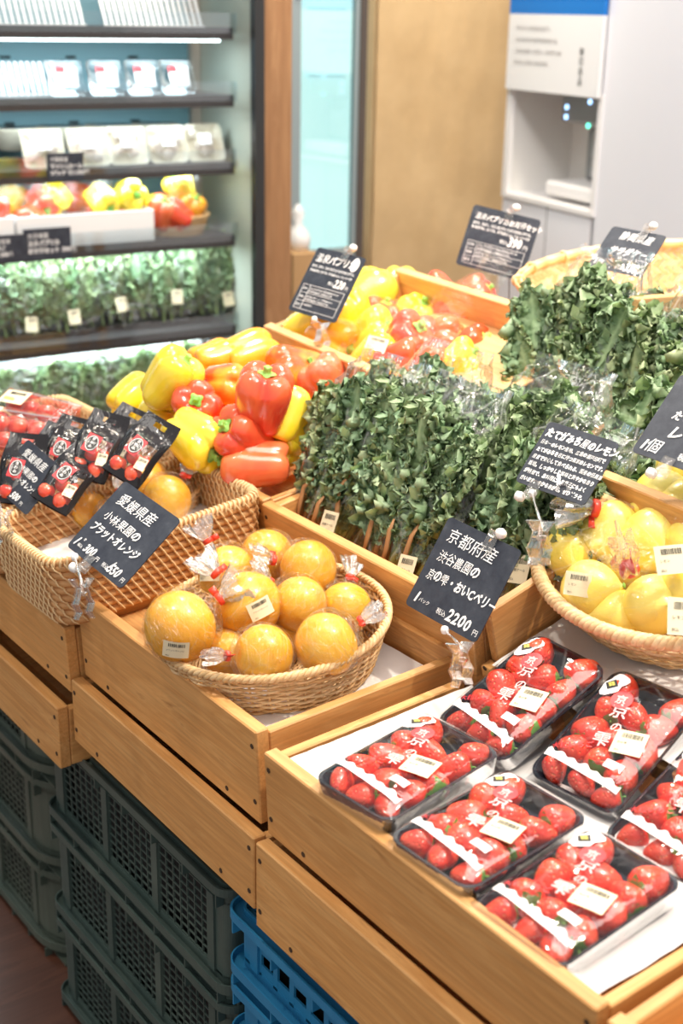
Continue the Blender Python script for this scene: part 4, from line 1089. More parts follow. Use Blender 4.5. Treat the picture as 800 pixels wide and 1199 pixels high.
def pack_meshes():
    t = MB(); 
    def ring(ix, iy, z, r=.016, n=5):
        P = []
        for cx, cy, a0 in ((PLn/2-ix-r, PWd/2-iy-r, 0), (-PLn/2+ix+r, PWd/2-iy-r, 90), (-PLn/2+ix+r, -PWd/2+iy+r, 180), (PLn/2-ix-r, -PWd/2+iy+r, 270)):
            for k in range(n+1): a = RAD(a0+90*k/n); P.append((cx+r*math.cos(a), cy+r*math.sin(a), z))
        return P
    R_ = [ring(.008, .008, .0), ring(.003, .003, .019), ring(.0, .0, .021), ring(-.0, -.0, .0245), ring(.003, .003, .0245), ring(.006, .006, .018), ring(.011, .011, .003)]
    n = len(R_[0]); vs = sum(R_, []); fs = [tuple(range(n-1, -1, -1))]
    for k in range(len(R_)-1):
        for i in range(n): fs.append((k*n+i, k*n+(i+1) % n, (k+1)*n+(i+1) % n, (k+1)*n+i))
    fs.append(tuple((len(R_)-1)*n+i for i in range(n)))
    t.add(vs, fs); tray = t.mesh('berry_tray_mesh', [M_TRAYB])
    def top(x, y):
        u = min(1, max(0, 1-(abs(x)/(PLn/2))**5)); v = min(1, max(0, 1-(abs(y)/(PWd/2))**4))
        return .0245+.013*(u*v)**.5+.0012*noise.noise(Vector((x*50, y*50, 2)))*u*v
    f = MB(); f.grid(lambda u, v: ((u-.5)*(PLn+.001), (v-.5)*(PWd+.001), top((u-.5)*PLn, (v-.5)*PWd)), 44, 30)
    # film turned down over the rim
    R2 = ring(-.0006, -.0006, .0245); R3 = ring(.001, .001, .006); 
    vs = R2+R3; f.add(vs, [(i, (i+1) % n, n+(i+1) % n, n+i) for i in range(n)])
    film_ = f.mesh('berry_film_mesh', [M_LID], True)
    return tray, film_, top
PK_T, PK_F, PK_TOP = pack_meshes()
def on_top(mb, dz=.0006):
    mb.v = [(x, y, PK_TOP(x, y)+dz+z) for x, y, z in mb.v]; return mb
def disc(cx, cy, r, n=20, m=3, fn=None):
    vs = [(cx, cy, 0)]; fs = []
    for j in range(1, m+1):
        for k in range(n):
            a = 2*PI*k/n; q = r*j/m*(fn(a) if fn else 1); vs.append((cx+q*math.cos(a), cy+q*math.sin(a), 0))
    for k in range(n): fs.append((0, 1+k, 1+(k+1) % n))
    for j in range(m-1):
        for k in range(n): a = 1+j*n; fs.append((a+k, a+(k+1) % n, a+n+(k+1) % n, a+n+k))
    return vs, fs
def uv(u, v): return ((u-.5)*PLn, (.5-v)*PWd)
def prints():
    out = {}
    m = MB()   # torn-looking white band across the left end
    def band(a, b):
        y = .5-.06-.86*a; x = -.5+.115+.035*(1-a)+b*(.055+.018*noise.noise(Vector((a*9, b, 3)))+.012*math.sin(a*38)*(b > .5)); return (x*PLn, y*PWd, 0)
    m.grid(band, 30, 3); out['white_band'] = (on_top(m).mesh('band_mesh', [M_PRINTW]))
    m = MB(); write(m, '大粒いちご', *uv(.20, .10), .009, 0, .02, mi=0, ang=-62); out['band_lettering'] = on_top(m, .0011).mesh('band_letter_mesh', [M_PRINTR])
    m = MB()
    for ch, (u, v) in zip('京の雫', ((.66, .42), (.54, .50), (.42, .46))):
        vs, fs, w = glyph(ch, .012); sz = .020 if ch != 'の' else .014
        m.add(vs, fs, T(*uv(u, v), 0) @ RZ(-78) @ T(-sz/2, -sz/2, 0) @ SC(sz))
    out['brand_lettering'] = on_top(m, .0008).mesh('brand_letter_mesh', [M_PRINTP, ])
    m = MB(); m.add(*disc(*uv(.73, .36), .0125)); out['red_seal'] = on_top(m, .0008).mesh('seal_mesh', [M_PRINTR])
    m = MB()
    for ch, dx in zip('雫雫', (0,)): pass
    vs, fs, w = glyph('京', .02); m.add(vs, fs, T(*uv(.73, .36), 0) @ RZ(-78) @ T(-.0065, -.005, 0) @ SC(.013)); out['seal_lettering'] = on_top(m, .0013).mesh('seal_letter_mesh', [M_PRINTP])
    m = MB(); m.add(*disc(*uv(.83, .17), .0145, fn=lambda a: 1+.28*math.cos(2*a+.6)+.10*math.sin(5*a))); out['white_patch'] = on_top(m, .0005).mesh('patch_mesh', [M_PRINTW])
    m = MB(); m.add(*disc(*uv(.82, .15), .0085, 4, 3)); out['dark_emblem'] = on_top(m, .0010).mesh('emblem_mesh', [M_BLACKINK])
    m = MB()
    for dx, dy in ((-.0022, 0), (.0022, 0), (0, .0026), (0, -.0026)): c = uv(.82, .15); m.add(*disc(c[0]+dx, c[1]+dy, .0021, 4, 1))
    out['yellow_emblem_marks'] = on_top(m, .0015).mesh('emblem_marks_mesh', [M_GOLD])
    m = MB(); c = uv(.27, .74); m.grid(lambda a, b: (c[0]+(a-.5)*.010, c[1]+(b-.5)*.021, 0), 3, 5); out['white_tab'] = on_top(m, .0007).mesh('tab_mesh', [M_PRINTW])
    return out
PR_ = prints()
pack_names = []
def strawberry_pack(M, label, where, seed, stick=True, flip=False):
    if flip: M = M @ RZ(180)
    o = thing('strawberry_pack', M, label, 'strawberry pack', 'strawberry packs in the paper-lined box')
    link('black_tray', PK_T, None, o); f = link('clear_film', PK_F, None, o)
    for k, me in PR_.items(): link(k, me, None, f)
    c = uv(.46, .72)
    if stick: sticker2(o, T(c[0], c[1], PK_TOP(*c)+.0016) @ RZ(-76) , .034, .030, '京の雫', bend=.0004)
    rr = random.Random(seed)
    rows = ['first', 'second', 'third', 'fourth', 'fifth']
    cols = ['back', 'middle', 'front']
    for i in range(5):
        for j in range(3):
            x = -.0635+.0318*i+rr.uniform(-.002, .002); y = .0325-.0325*j+rr.uniform(-.002, .002)
            if i == 4 and j == 1: continue
            big = i >= 3 and rr.random() < .6
            s_ = rr.uniform(.037, .043)
            if i == 0: s_ = .033
            d = Vector((rr.uniform(-1, 1) if i else .6, rr.uniform(-1, 1), rr.uniform(-.15, .25))).normalized()
            if i == 4: d = Vector((-1, .1 if j else -.3, .1)).normalized()
            Mb = M @ T(x, y, .0195) @ frame((0, 0, 0), d.orthogonal(), None, d) @ RZ(rr.uniform(0, 360))
            b = BM_[rr.randrange(4)]
            q = tag(link('strawberry', b[0].copy() if False else BERRY[rr.randrange(4)], None), f'strawberry in the {rows[i]} row from left, {cols[j]}, {where}', 'strawberry', 'strawberries in the film-covered packs')
            q.matrix_world = Mb @ SC(s_)
            k = link('calyx', b[1], None, q)
    return o
BERRY = [b[0].mesh('berry_mesh', [M_BERRY], True) if isinstance(b[0], MB) else b[0] for b in BM_]
def packM(c, yaw, slope):     # local x points into the table (+x world)
    return T(*c) @ RZ(yaw) @ RY(-slope)
PK = [((.781, .926, .751), 6, 5, 'at the back left, nearest the round basket', 'pack nearest the round basket', 31),
      ((.782, .803, .743), 3, 4, 'in the middle of the front column', 'middle front pack', 12),
      ((.785, .688, .735), 2, 6, 'nearest the viewer, in the bottom right', 'pack nearest the viewer', 17),
      ((.958, .940, .776), 0, 24, 'tipped up at the back, below the big chalk card', 'tipped pack below big card', 44),
      ((.984, .824, .770), 7, 26, 'tipped up below the lemon basket', 'tipped pack below lemon basket', 53),
      ((.975, .705, .752), 4, 22, 'cut by the right edge of the picture', 'pack cut by picture edge', 61)]
for c, yw, sl, lab, wh, sd in PK:
    strawberry_pack(packM(c, yw, sl), 'film-covered strawberry tray '+lab, wh, sd)
# clear pack in the corner box
cp_ = thing('clear_pack', BD @ T(.10, .30, .07) @ RZ(12), 'clear film pack in the pine box at the bottom right corner', 'pack')
q = link('clear_film', PK_F, None, cp_); link('white_tray', PK_T.copy(), None, cp_)
cp_.children[-1].data.materials.clear(); cp_.children[-1].data.materials.append(M_WHITEP)

# ================================================================ chalk cards and clips
def clip(M, ball_at, jaw_at, label, name='card_clip'):
    # ball_at: world point of the upper joint; jaw_at: world point where the foot grips an edge
    o = thing(name, T(*jaw_at), label, 'clip', 'clear plastic card clips')
    J = Vector(ball_at)-Vector(jaw_at); up_ = (J.normalized()*.4+UP).normalized(); L_ = .028
    side = Vector((0, -1, 0)); side = (side-up_*side.dot(up_)).normalized(); out = side.cross(up_).normalized()
    for s_ in (1, -1):
        pts = [up_*L_+out*s_*.012, up_*L_*.6+out*s_*.0045, up_*L_*.2+out*s_*.007, out*s_*.0105-up_*.002, -up_*.012+out*s_*.0065, -up_*.020+out*s_*.011]
        wd = [.010, .0065, .0075, .009, .0085, .006]; m = MB(); vs = []
        for k, p in enumerate(pts):
            d = (pts[min(k+1, 5)]-pts[max(k-1, 0)]).normalized(); n_ = d.cross(side).normalized()*.0011
            vs += [p-side*wd[k]-n_, p+side*wd[k]-n_, p+side*wd[k]+n_, p-side*wd[k]+n_]
        fs = [(0, 1, 2, 3), (23, 22, 21, 20)]+[(k*4+i, k*4+(i+1) % 4, (k+1)*4+(i+1) % 4, (k+1)*4+i) for k in range(5) for i in range(4)]
        m.add(vs, fs); m.obj('foot_jaw', M_CLEAR, o)
    MB().tube([up_*L_*.35-side*.009, up_*L_*.35+side*.009], .0028, 8).obj('hinge_pin', M_CLEAR, o, True)
    MB().tube([up_*L_*.4, up_*L_*.9, J], [.003, .002, .0018], 8).obj('stem', M_CLEAR, o, True)
    MB().lathe([(.0001, -.0052), (.0038, -.0038), (.0053, 0), (.0038, .0038), (.0001, .0052)], 14, T(*J)).obj('ball_joint', M_WHITEP, o, True)
    return o
def card(name, c, yaw, lean, roll, w, h, label, paint, wavy=0, r=.006, edge=True):
    # X = writing direction (toward the near end), Y = up the card, Z = its face
    Rz = Matrix.Rotation(RAD(yaw), 3, 'Z'); X = Rz @ Vector((0, -1, 0)); B = Rz @ Vector((1, 0, 0)); Y = B*math.sin(RAD(lean))+UP*math.cos(RAD(lean))
    cr_, sr_ = math.cos(RAD(roll)), math.sin(RAD(roll)); X2 = X*cr_+Y*sr_; Y2 = -X*sr_+Y*cr_
    M = frame(c, X2, Y2)
    o = thing(name, M, label, 'price card', 'handwritten chalk cards')
    P = []
    for cx, cy, a0 in ((w/2-r, h/2-r, 0), (-w/2+r, h/2-r, 90), (-w/2+r, -h/2+r, 180), (w/2-r, -h/2+r, 270)):
        for k in range(5): a = RAD(a0+22.5*k); P.append((cx+r*math.cos(a), cy+r*math.sin(a)))
    n = len(P); b_ = MB()
    b_.add([(x, y, -.0012) for x, y in P]+[(x, y, 0) for x, y in P], [tuple(range(n-1, -1, -1)), tuple(range(n, 2*n))]+[(i, (i+1) % n, n+(i+1) % n, n+i) for i in range(n)])
    b_.obj('board', M_BOARD, o)
    m = MB(); paint(m, w, h); m.obj('chalk_lettering', M_CHALK, o)
    return o, M
def cardclip_top(M, x, y, parent_label, flip=False):
    # small clear grip on the card itself with a knob, a clip of its own
    o = thing('card_clip', M @ T(x, y, 0) @ (RZ(180) if flip else RZ(0)), parent_label, 'clip', 'clear plastic card clips')
    m = MB(); m.bevbox((-.008, -.012, .0008), (.008, .008, .0035), .001).bevbox((-.007, -.006, -.0045), (.007, .012, -.0018), .001); m.obj('grip', M_CLEAR, o)
    MB().bevbox((-.0055, .006, .0036), (.0055, .014, .008), .0015).obj('lever', M_CLEAR, o)
    MB().lathe([(.0001, -.007), (.005, -.0055), (.0065, 0), (.005, .0055), (.0001, .007)], 12, T(.009, .014, .003) @ RY(70)).obj('knob', M_WHITEP, o, True)
    MB().tube([(0, .0, .0035), (.004, .008, .005), (.009, .014, .003)], .0018, 6).obj('stem', M_CLEAR, o, True)
    return o
H = .55
def paint_ehime(full):
    def p(m, w, h):
        write(m, '愛媛県産', -w*.38, h*.24, w*.155, off=.03, hand=H, slant=.15)
        write(m, '小林果園の', -w*.38, h*.01, w*.122, off=.03, hand=H, slant=.15)
        write(m, 'ブラットオレンジ', -w*.43, -h*.17, w*.122, off=.028, hand=H, slant=.15, squash=.86)
        if full:
            write(m, '1', -w*.47, -h*.42, w*.14, off=.02, hand=H, slant=.3); write(m, 'ヶ', -w*.365, -h*.33, w*.05, off=.01); write(m, '税込', -w*.385, -h*.42, w*.042, off=.02)
            write(m, '300', -w*.28, -h*.43, w*.135, off=.03, hand=H, slant=.25, squash=.8); write(m, '円', -w*.055, -h*.43, w*.06, off=.02)
            m.add([(0.018*w/.12, -h*.44, .0009), (.0195*w/.12, -h*.44, .0009), (.0275*w/.12, -h*.30, .0009), (.026*w/.12, -h*.30, .0009)], [(0, 1, 2, 3)])
            write(m, '税込', w*.07, -h*.43, w*.055, off=.02); write(m, '550', w*.17, -h*.44, w*.14, off=.03, hand=H, slant=.25, squash=.8); write(m, '円', w*.41, -h*.44, w*.06, off=.02)
        else:
            write(m, '1', -w*.46, -h*.44, w*.13, off=.02); write(m, '500', -w*.05, -h*.44, w*.16, off=.03, hand=H, slant=.25, squash=.8); write(m, '円', w*.22, -h*.44, w*.07, off=.02)
    return p
c1, M1 = card('chalk_card', (.715, 1.419, .884), 17, 48, -14, .122, .111, 'dark chalk card for oranges priced 300 and 550, tilted before the nearest rattan tray', paint_ehime(True))
c2, M2 = card('chalk_card', (.711, 1.699, .879), 17, 38, -17, .092, .082, 'small dark chalk card priced 500 at the left edge, before the tomato pouches', paint_ehime(False))
def paint_kyoto(m, w, h):
    write(m, '京都府産', -w*.40, h*.27, w*.165, off=.03, hand=H, slant=.1)
    write(m, '渋谷農園の', -w*.40, h*.06, w*.135, off=.03, hand=H, slant=.1, squash=.85)
    write(m, '京の雫・おいCベリー', -w*.42, -h*.15, w*.13, off=.03, hand=H, slant=.1, squash=.74)
    write(m, '1', -w*.44, -h*.42, w*.15, off=.03, slant=.2); write(m, 'パック', -w*.36, -h*.40, w*.05, off=.0)
    write(m, '税込', -w*.10, -h*.42, w*.065, off=.01); write(m, '2200', w*.04, -h*.44, w*.17, off=.03, hand=H, slant=.15, squash=.85); write(m, '円', w*.41, -h*.44, w*.07, off=.02)
c3, M3 = card('chalk_card', (.971, 1.071, .886), 6, 32, -4, .118, .117, 'large dark chalk card priced 2200, standing between the kale and the strawberry packs', paint_kyoto)
ptx = '温泉熱、温泉水、温泉土を活用して栽培されたパプリカ。'
def table_lines(m, w, h, y0, y1, rows, colx):
    t = .0005
    def ln(xa, ya, xb, yb): m.box((min(xa, xb)-t/2, min(ya, yb)-t/2, .0004), (max(xa, xb)+t/2, max(ya, yb)+t/2, .0009))
    xs = (-w*.42, w*.42)
    for k in range(rows+1): y = y0+(y1-y0)*k/rows; ln(xs[0], y, xs[1], y)
    for x in xs+(colx,): ln(x, y0, x, y1)
def paint_pap(title, price, oval):
    def p(m, w, h):
        write(m, title, -w*.43, h*.30, w*(.150 if oval else .092), off=.03, hand=.4, slant=.1, squash=.9)
        write(m, ptx[:26], -w*.44, h*.205, w*.045, off=.03, hand=.4, squash=.76); write(m, 'そのままでも、焼いても、煮てもおいしい。ジューシーです', -w*.44, h*.135, w*.045, off=.03, hand=.4, squash=.72)
        write(m, '税込', w*.02, -h*.0, w*.06, off=.03); write(m, price, w*.14, -h*.02, w*.17, off=.035, hand=.4, slant=.1, squash=.75); write(m, '円', w*.37, -h*.02, w*.07, off=.02)
        table_lines(m, w, h, -h*.44, -h*.07, 3, -w*.28)
        for k, (a, b) in enumerate((('名称', 'フルーツパプリカ 甘みと酸味のバランス'), ('特徴', '肉厚でみずみずしく、生でもおいしい'), ('産地', '大分県別府市'))):
            y = -h*.14-k*h*.124; write(m, a, -w*.405, y-.001, w*.045, off=.02); write(m, b, -w*.265, y+.001, w*.038, off=.02, hand=.4, squash=.85)
            if k < 2: write(m, 'サラダや焼き物、炒め物にどうぞ。', -w*.265, y-w*.038, w*.038, off=.02, hand=.4, squash=.85)
    return p
c4, M4 = card('chalk_card', (1.295, 1.797, 1.076), 11, 34, -3, .112, .118, 'tall dark chalk card priced 220 with a ruled table, clipped to the raised pepper box', paint_pap('温泉パプリカ', '220', True))
ov = MB(); vs, fs = disc(0, 0, .0085, 20, 1); ov.add([(x, y*1.45, z) for x, y, z in vs], fs, T(.040, .043, .001)); ov.obj('white_oval', M_CHALK, c4)
m = MB(); write(m, 'ふっくら', .0345, .0425, .0028, .0014, 0); m.obj('oval_lettering', plain('orange_ink', (.75, .38, .1), .6), c4)
c5, M5 = card('chalk_card', (1.648, 1.771, 1.120), 26, 20, -8, .131, .110, 'wide dark chalk card priced 390 with a ruled table, standing behind the bagged peppers', paint_pap('温泉パプリカお買得セット', '390', False))
def paint_kale(m, w, h):
    write(m, '静岡県産', -w*.10-.018, h*.24, w*.15, off=.035, hand=H, slant=.2)
    write(m, 'サラダケール', -w*.30, -h*.10, w*.135, off=.03, hand=H, slant=.2)
    write(m, '1袋', -w*.44, -h*.42, w*.12, off=.03, hand=H, slant=.2); write(m, '税込', -w*.02, -h*.42, w*.09, off=.02); write(m, '330', w*.14, -h*.44, w*.18, off=.03, hand=H, slant=.2, squash=.8); write(m, '円', w*.40, -h*.44, w*.08, off=.02)
c6, M6 = card('chalk_card', (1.597, 1.425, 1.159), 2, 42, -1, .109, .078, 'dark chalk card priced 330 above the rear kale, before the bamboo basket', paint_kale)
LT = ['日本一のレモン産地、広島の瀬戸田町で', 'たてがみちを名に持つ農家のレモンです。', '皮まで安心して食べられる、国産の低農薬', '栽培。しっかりした酸味と爽やかな香り', 'が特徴で、お料理にもお菓子にもよく', '合います。冬から春が旬。ぜひどうぞ。']
def paint_lemon(m, w, h):
    write(m, 'たてがみち屋のレモン', -w*.46, h*.28, w*.125, off=.05, hand=H, slant=.15, squash=.80)
    for k, s_ in enumerate(LT): write(m, s_, -w*.46, h*.15-k*h*.118, w*.066, off=.04, hand=H, slant=.1, squash=.78)
c7, M7 = card('chalk_card', (1.110, 1.053, 1.007), 10, 42, -3, .102, .086, 'dark chalk card crowded with white handwriting, above the left end of the lemon basket', paint_lemon)
def paint_big(m, w, h):
    write(m, '広島県産', -w*.30, h*.24, w*.15, off=.03, hand=H, slant=.2); write(m, 'たてがみち屋の', -w*.33, -h*.01, w*.105, off=.03, hand=H, slant=.2, squash=.85)
    write(m, 'レモン', -w*.28, -h*.22, w*.15, off=.03, hand=H, slant=.2)
    write(m, '1個', -w*.46, -h*.43, w*.15, off=.03, hand=H, slant=.2); write(m, '税込', -w*.04, -h*.42, w*.08, off=.02); write(m, '198', w*.12, -h*.44, w*.16, off=.03, hand=H, slant=.2)
c8, M8 = card('chalk_card', Pd(822, 500, 1.52), 8, 44, -4, .125, .112, 'large dark chalk card cut by the right edge of the picture, above the lemons', paint_big)
# clips: grips on the cards, and the feet that hold to boxes, trays and baskets
def foot_clip(px, py, t, M, cx, cy, label):
    J = M @ Vector((cx, cy, .0)); ft = Pd(px, py, t); clip(M, J, ft, label)
cardclip_top(M3, -.006+.02, .052, 'clear plastic clip gripping the top edge of the large card between kale and strawberries')
foot_clip(540, 782, 1.50, M3, -.002+.014, -.062, 'clear plastic clip standing on the divider between the orange and strawberry boxes')
cardclip_top(M1, -.012, -.057, 'clear plastic clip gripping the lower edge of the tilted orange price card', True)
foot_clip(97, 705, 1.60, M1, -.036, -.060, 'clear plastic clip at the corner of the round basket box')
cardclip_top(M2, -.02, -.036, 'clear plastic clip gripping the small card at the left edge', True)
foot_clip(4, 622, 1.80, M2, -.045, -.040, 'clear plastic clip at the left end of the nearest rattan tray')
cardclip_top(M4, .012, .056, 'clear plastic clip atop the tall card clipped to the raised pepper box')
foot_clip(377, 398, 2.17, M4, .010, -.062, 'clear plastic clip biting the front board of the raised pepper box')
cardclip_top(M5, .006, .052, 'clear plastic clip atop the wide ruled card behind the bagged peppers')
cardclip_top(M6, .012, .036, 'clear plastic clip atop the card before the bamboo basket')
cardclip_top(M7, -.022, -.046, 'clear plastic clip gripping the lower edge of the lemon story card', True)
cardclip_top(M8, -.012, -.060, 'clear plastic clip gripping the lower edge of the card at the right edge', True)
foot_clip(632, 640, 1.46, M7, -.020, -.050, 'clear plastic clip on the rim of the lemon basket')
rod = MB().tube([M5 @ Vector((.02, -.05, -.003)), M5 @ Vector((.02, .045, -.003))], .0012, 6); 
for Mx, lab, dz in ((M5, 'thin metal rod behind the wide ruled card by the bagged peppers', .30), (M6, 'thin metal rod behind the card before the bamboo basket', .26)):
    a = Mx @ Vector((.012, .03, -.004)); b = a-UP*dz+Vector((.02, 0, 0))
    tag(MB().tube([a, b], .0011, 6).obj('card_rod', plain('steel_rod', (.2, .2, .2), .3)), lab, 'rod', 'card rods')
# ================================================================ tomato pouches in the middle rattan tray
def pouch_mesh():
    # handled pouch: black film top with a hole, clear window below; local x width, z up, y thickness
    W_, H_ = .085, .150
    blk = MB(); clr = MB()
    def P(u, v, s_):
        x = (u-.5)*W_*(1-.20*max(0, v-.55)); z = H_*v; th = .021*math.sin(PI*min(1, v*1.25+.04))**.8*(1-(2*u-1)**2)**.5 if v < .77 else 0
        return (x+.002*math.sin(v*9), s_*(th+.0006)+.004*math.sin(v*7+u*3), z)
    nu, nv = 18, 26
    for s_ in (-1, 1):
        vs = [P(i/nu, j/nv, s_) for j in range(nv+1) for i in range(nu+1)]
        fb, fc = [], []
        for j in range(nv):
            for i in range(nu):
                u, v = (i+.5)/nu, (j+.5)/nv
                if ((u-.5)/.20)**2+((v-.885)/.055)**2 < 1: continue      # handle hole
                f = (j*(nu+1)+i, j*(nu+1)+i+1, (j+1)*(nu+1)+i+1, (j+1)*(nu+1)+i)
                (fb if (v > .60 or v < .10 or u < .10 or u > .90) else fc).append(f)
        blk.add(vs, fb); clr.add(vs, fc)
    return blk.mesh('pouch_black_mesh', [NTB], True), clr.mesh('pouch_clear_mesh', [M_FILM], True)
NTB = film('black_pouch_film', .02, (1, 1, 1), .9, (22, 22, 12), .35, .10, .005, .0)
nn = NTB.node_tree
# black film: dark glossy body instead of a transparent one
for nd in list(nn.nodes):
    if nd.type == 'BSDF_TRANSPARENT':
        d_ = nn.nodes.new('ShaderNodeBsdfDiffuse'); d_.inputs[0].default_value = (.018, .017, .020, 1)
        for l in list(nn.links):
            if l.from_node == nd: nn.links.new(d_.outputs[0], l.to_socket)
PB_, PC_ = pouch_mesh()
TOM = MB().lathe([(.001, -.45), (.2, -.43), (.38, -.3), (.48, -.08), (.47, .12), (.38, .30), (.2, .40), (.07, .385), (.001, .36)], 20).mesh('tomato_mesh', [M_TOMATO], True)
cs = MB()
for k in range(5):
    a = 2*PI*k/5; cs.add([(0, 0, .38), (.10*math.cos(a-.3), .10*math.sin(a-.3), .42), (.26*math.cos(a), .26*math.sin(a), .40), (.10*math.cos(a+.3), .10*math.sin(a+.3), .42)], [(0, 1, 2, 3)])
TCS = cs.mesh('tomato_calyx_mesh', [M_CALYX])
def tomato(P, d, ax, label, group):
    ax = Vector(ax).normalized(); M = frame(P, ax.orthogonal(), None, ax) @ SC(d)
    o = link('tomato', TOM, None); o.matrix_world = M; tag(o, label, 'tomato', group); link('calyx', TCS, None, o); return o
lab_o = MB(); vs, fs = disc(0, 0, .013, 24, 1); lab_o.add([(x, y*1.35, 0) for x, y, z in vs], fs); OV_B = lab_o.mesh('oval_label_mesh', [M_BLACKINK])
lab_r = MB().grid(lambda u, v: ((u-.5)*.028, (v-.5)*.039, -.0004), 1, 1); OV_R = lab_r.mesh('red_label_mesh', [M_PRINTR])
ring_ = MB()
def el(k, r): a = 2*PI*k/32; return (r*math.cos(a), r*1.37*math.sin(a), .0004)
ring_.add([el(k, .0108) for k in range(32)]+[el(k, .0118) for k in range(32)], [(k, (k+1) % 32, 32+(k+1) % 32, 32+k) for k in range(32)])
write(ring_, 'きわみ', -.004, .0070, .0078, .0004, .02, vertical=True); write(ring_, 'とまと', -.0035-.0062+.0, .003, .0045, .0004, .01, vertical=True)
OV_L = ring_.mesh('oval_lettering_mesh', [M_PRINTW])
def pouch(P, face, upd, label, n):
    f = Vector(face).normalized(); u = Vector(upd).normalized(); X = u.cross(f).normalized() * -1
    X = Vector(u).cross(f).normalized(); Yb = u.cross(X)            # local y = thickness, front is -y
    M = frame(P, X, None, u) @ SC(.72)
    if (M.to_3x3() @ Vector((0, -1, 0))).dot(f) < 0: M = M @ RZ(180)
    o = thing('tomato_pouch', M, label, 'pouch', 'black handled tomato pouches')
    link('black_film', PB_, None, o); link('clear_window', PC_, None, o)
    r_ = link('red_label', OV_R, None, o); r_.matrix_local = T(-.006, -.0235, .066) @ RX(90) @ RZ(-8)
    b_ = link('oval_label', OV_B, None, r_); b_.matrix_local = T(0, 0, .0003)
    l_ = link('label_lettering', OV_L, None, r_); l_.matrix_local = T(0, 0, .0005)
    sticker2(o, T(.024, -.022, .040) @ RX(90) @ RZ(6), .020, .026, 'トマト')
    for k, (x, z, d) in enumerate(((-.020, .024, .036), (.016, .022, .038), (-.002, .052, .034), (.024, .055, .028))):
        tomato(M @ Vector((x, 0, z)), d*.70, M.to_3x3() @ Vector((.2*k, -.5, .8)), f'{("lower left", "lower right", "middle", "upper right")[k]} tomato, {label.replace("black handled pouch of tomatoes ", "pouch ")}', 'tomatoes in the pouches')
    return o
PO = [(140, 560, 190, 494, 1.86, 'black handled pouch of tomatoes farthest right, yellow pepper seen through its hole'),
      (118, 548, 160, 482, 1.95, 'black handled pouch of tomatoes behind the rightmost one'),
      (98, 560, 128, 490, 1.89, 'black handled pouch of tomatoes third from the right'),
      (56, 592, 98, 538, 1.86, 'black handled pouch of tomatoes lying in front, oval label at lower left'),
      (62, 565, 92, 490, 1.94, 'black handled pouch of tomatoes third from the left'),
      (40, 570, 70, 510, 1.97, 'black handled pouch of tomatoes second from the left'),
      (18, 590, 34, 505, 1.90, 'black handled pouch of tomatoes behind the 500 card')]
for i, (bx, by, tx, ty, t, lab) in enumerate(PO):
    P = Pd(bx, by, t); Q = Pd(tx, ty, t+.035); u = (Q-P).normalized()
    f = Vector((-.42, -.60, .60)); f = f-u*f.dot(u)
    pouch(P, f, u, lab, i)
# clear tomato packs in the farthest rattan tray
def tpack(M, label, n, cols=4, rows=2):
    o = thing('tomato_pack', M, label, 'pack', 'clear packs of cherry tomatoes')
    def ring(ix, z, a=.075, b=.042):
        return [(sx*(a-ix), sy*(b-ix), z) for sx, sy in ((-1, -1), (1, -1), (1, 1), (-1, 1))]
    R_ = [ring(.008, 0), ring(0, .030), ring(-.004, .031), ring(0, .033), ring(.010, .046)]
    vs = sum(R_, []); fs = [(3, 2, 1, 0)]+[(k*4+i, k*4+(i+1) % 4, (k+1)*4+(i+1) % 4, (k+1)*4+i) for k in range(4) for i in range(4)]+[(16, 17, 18, 19)]
    MB().add(vs, fs).obj('clear_clamshell', M_LID, o)
    sticker2(o, T(-.034, .012, .0475) @ RZ(4), .050, .030, 'ミニトマト')
    y_ = MB().box((-.052, .004, .0480), (-.030, .009, .0483)).obj('yellow_stripe', plain('sticker_yellow', (.9, .75, .15), .5), o)
    for i in range(cols):
        for j in range(rows):
            tomato(M @ Vector((-.052+i*.0345, -.020+j*.038, .022)), .033, (.2, .3, 1), f'cherry tomato {("first", "second", "third", "fourth")[i]} from left, {("front", "back")[j]} row, {("stickered pack in farthest tray", "pack at left edge")[n]}', 'cherry tomatoes in the clear packs')
rz = lambda P, yaw, sl, rl=0: T(*P) @ RZ(yaw) @ RY(rl) @ RX(sl)
tpack(rz(Pd(42, 503, 2.10), -72, 24), 'clear pack of cherry tomatoes with a white and yellow sticker in the farthest tray', 0)
tpack(rz(Pd(8, 520, 2.05), -60, 18), 'clear pack of cherry tomatoes at the left edge in the farthest tray', 1)

# ================================================================ bamboo winnowing basket at the back
WC = Pd(752, 376, 2.25); Rw = .20
def warp_h(z): return z
wbk = thing('bamboo_winnow_basket', T(*WC) @ RZ(-25) @ RY(-8), 'broad round bamboo basket with herringbone weave behind the rear kale', 'basket')
hb = MB(); nst = 84
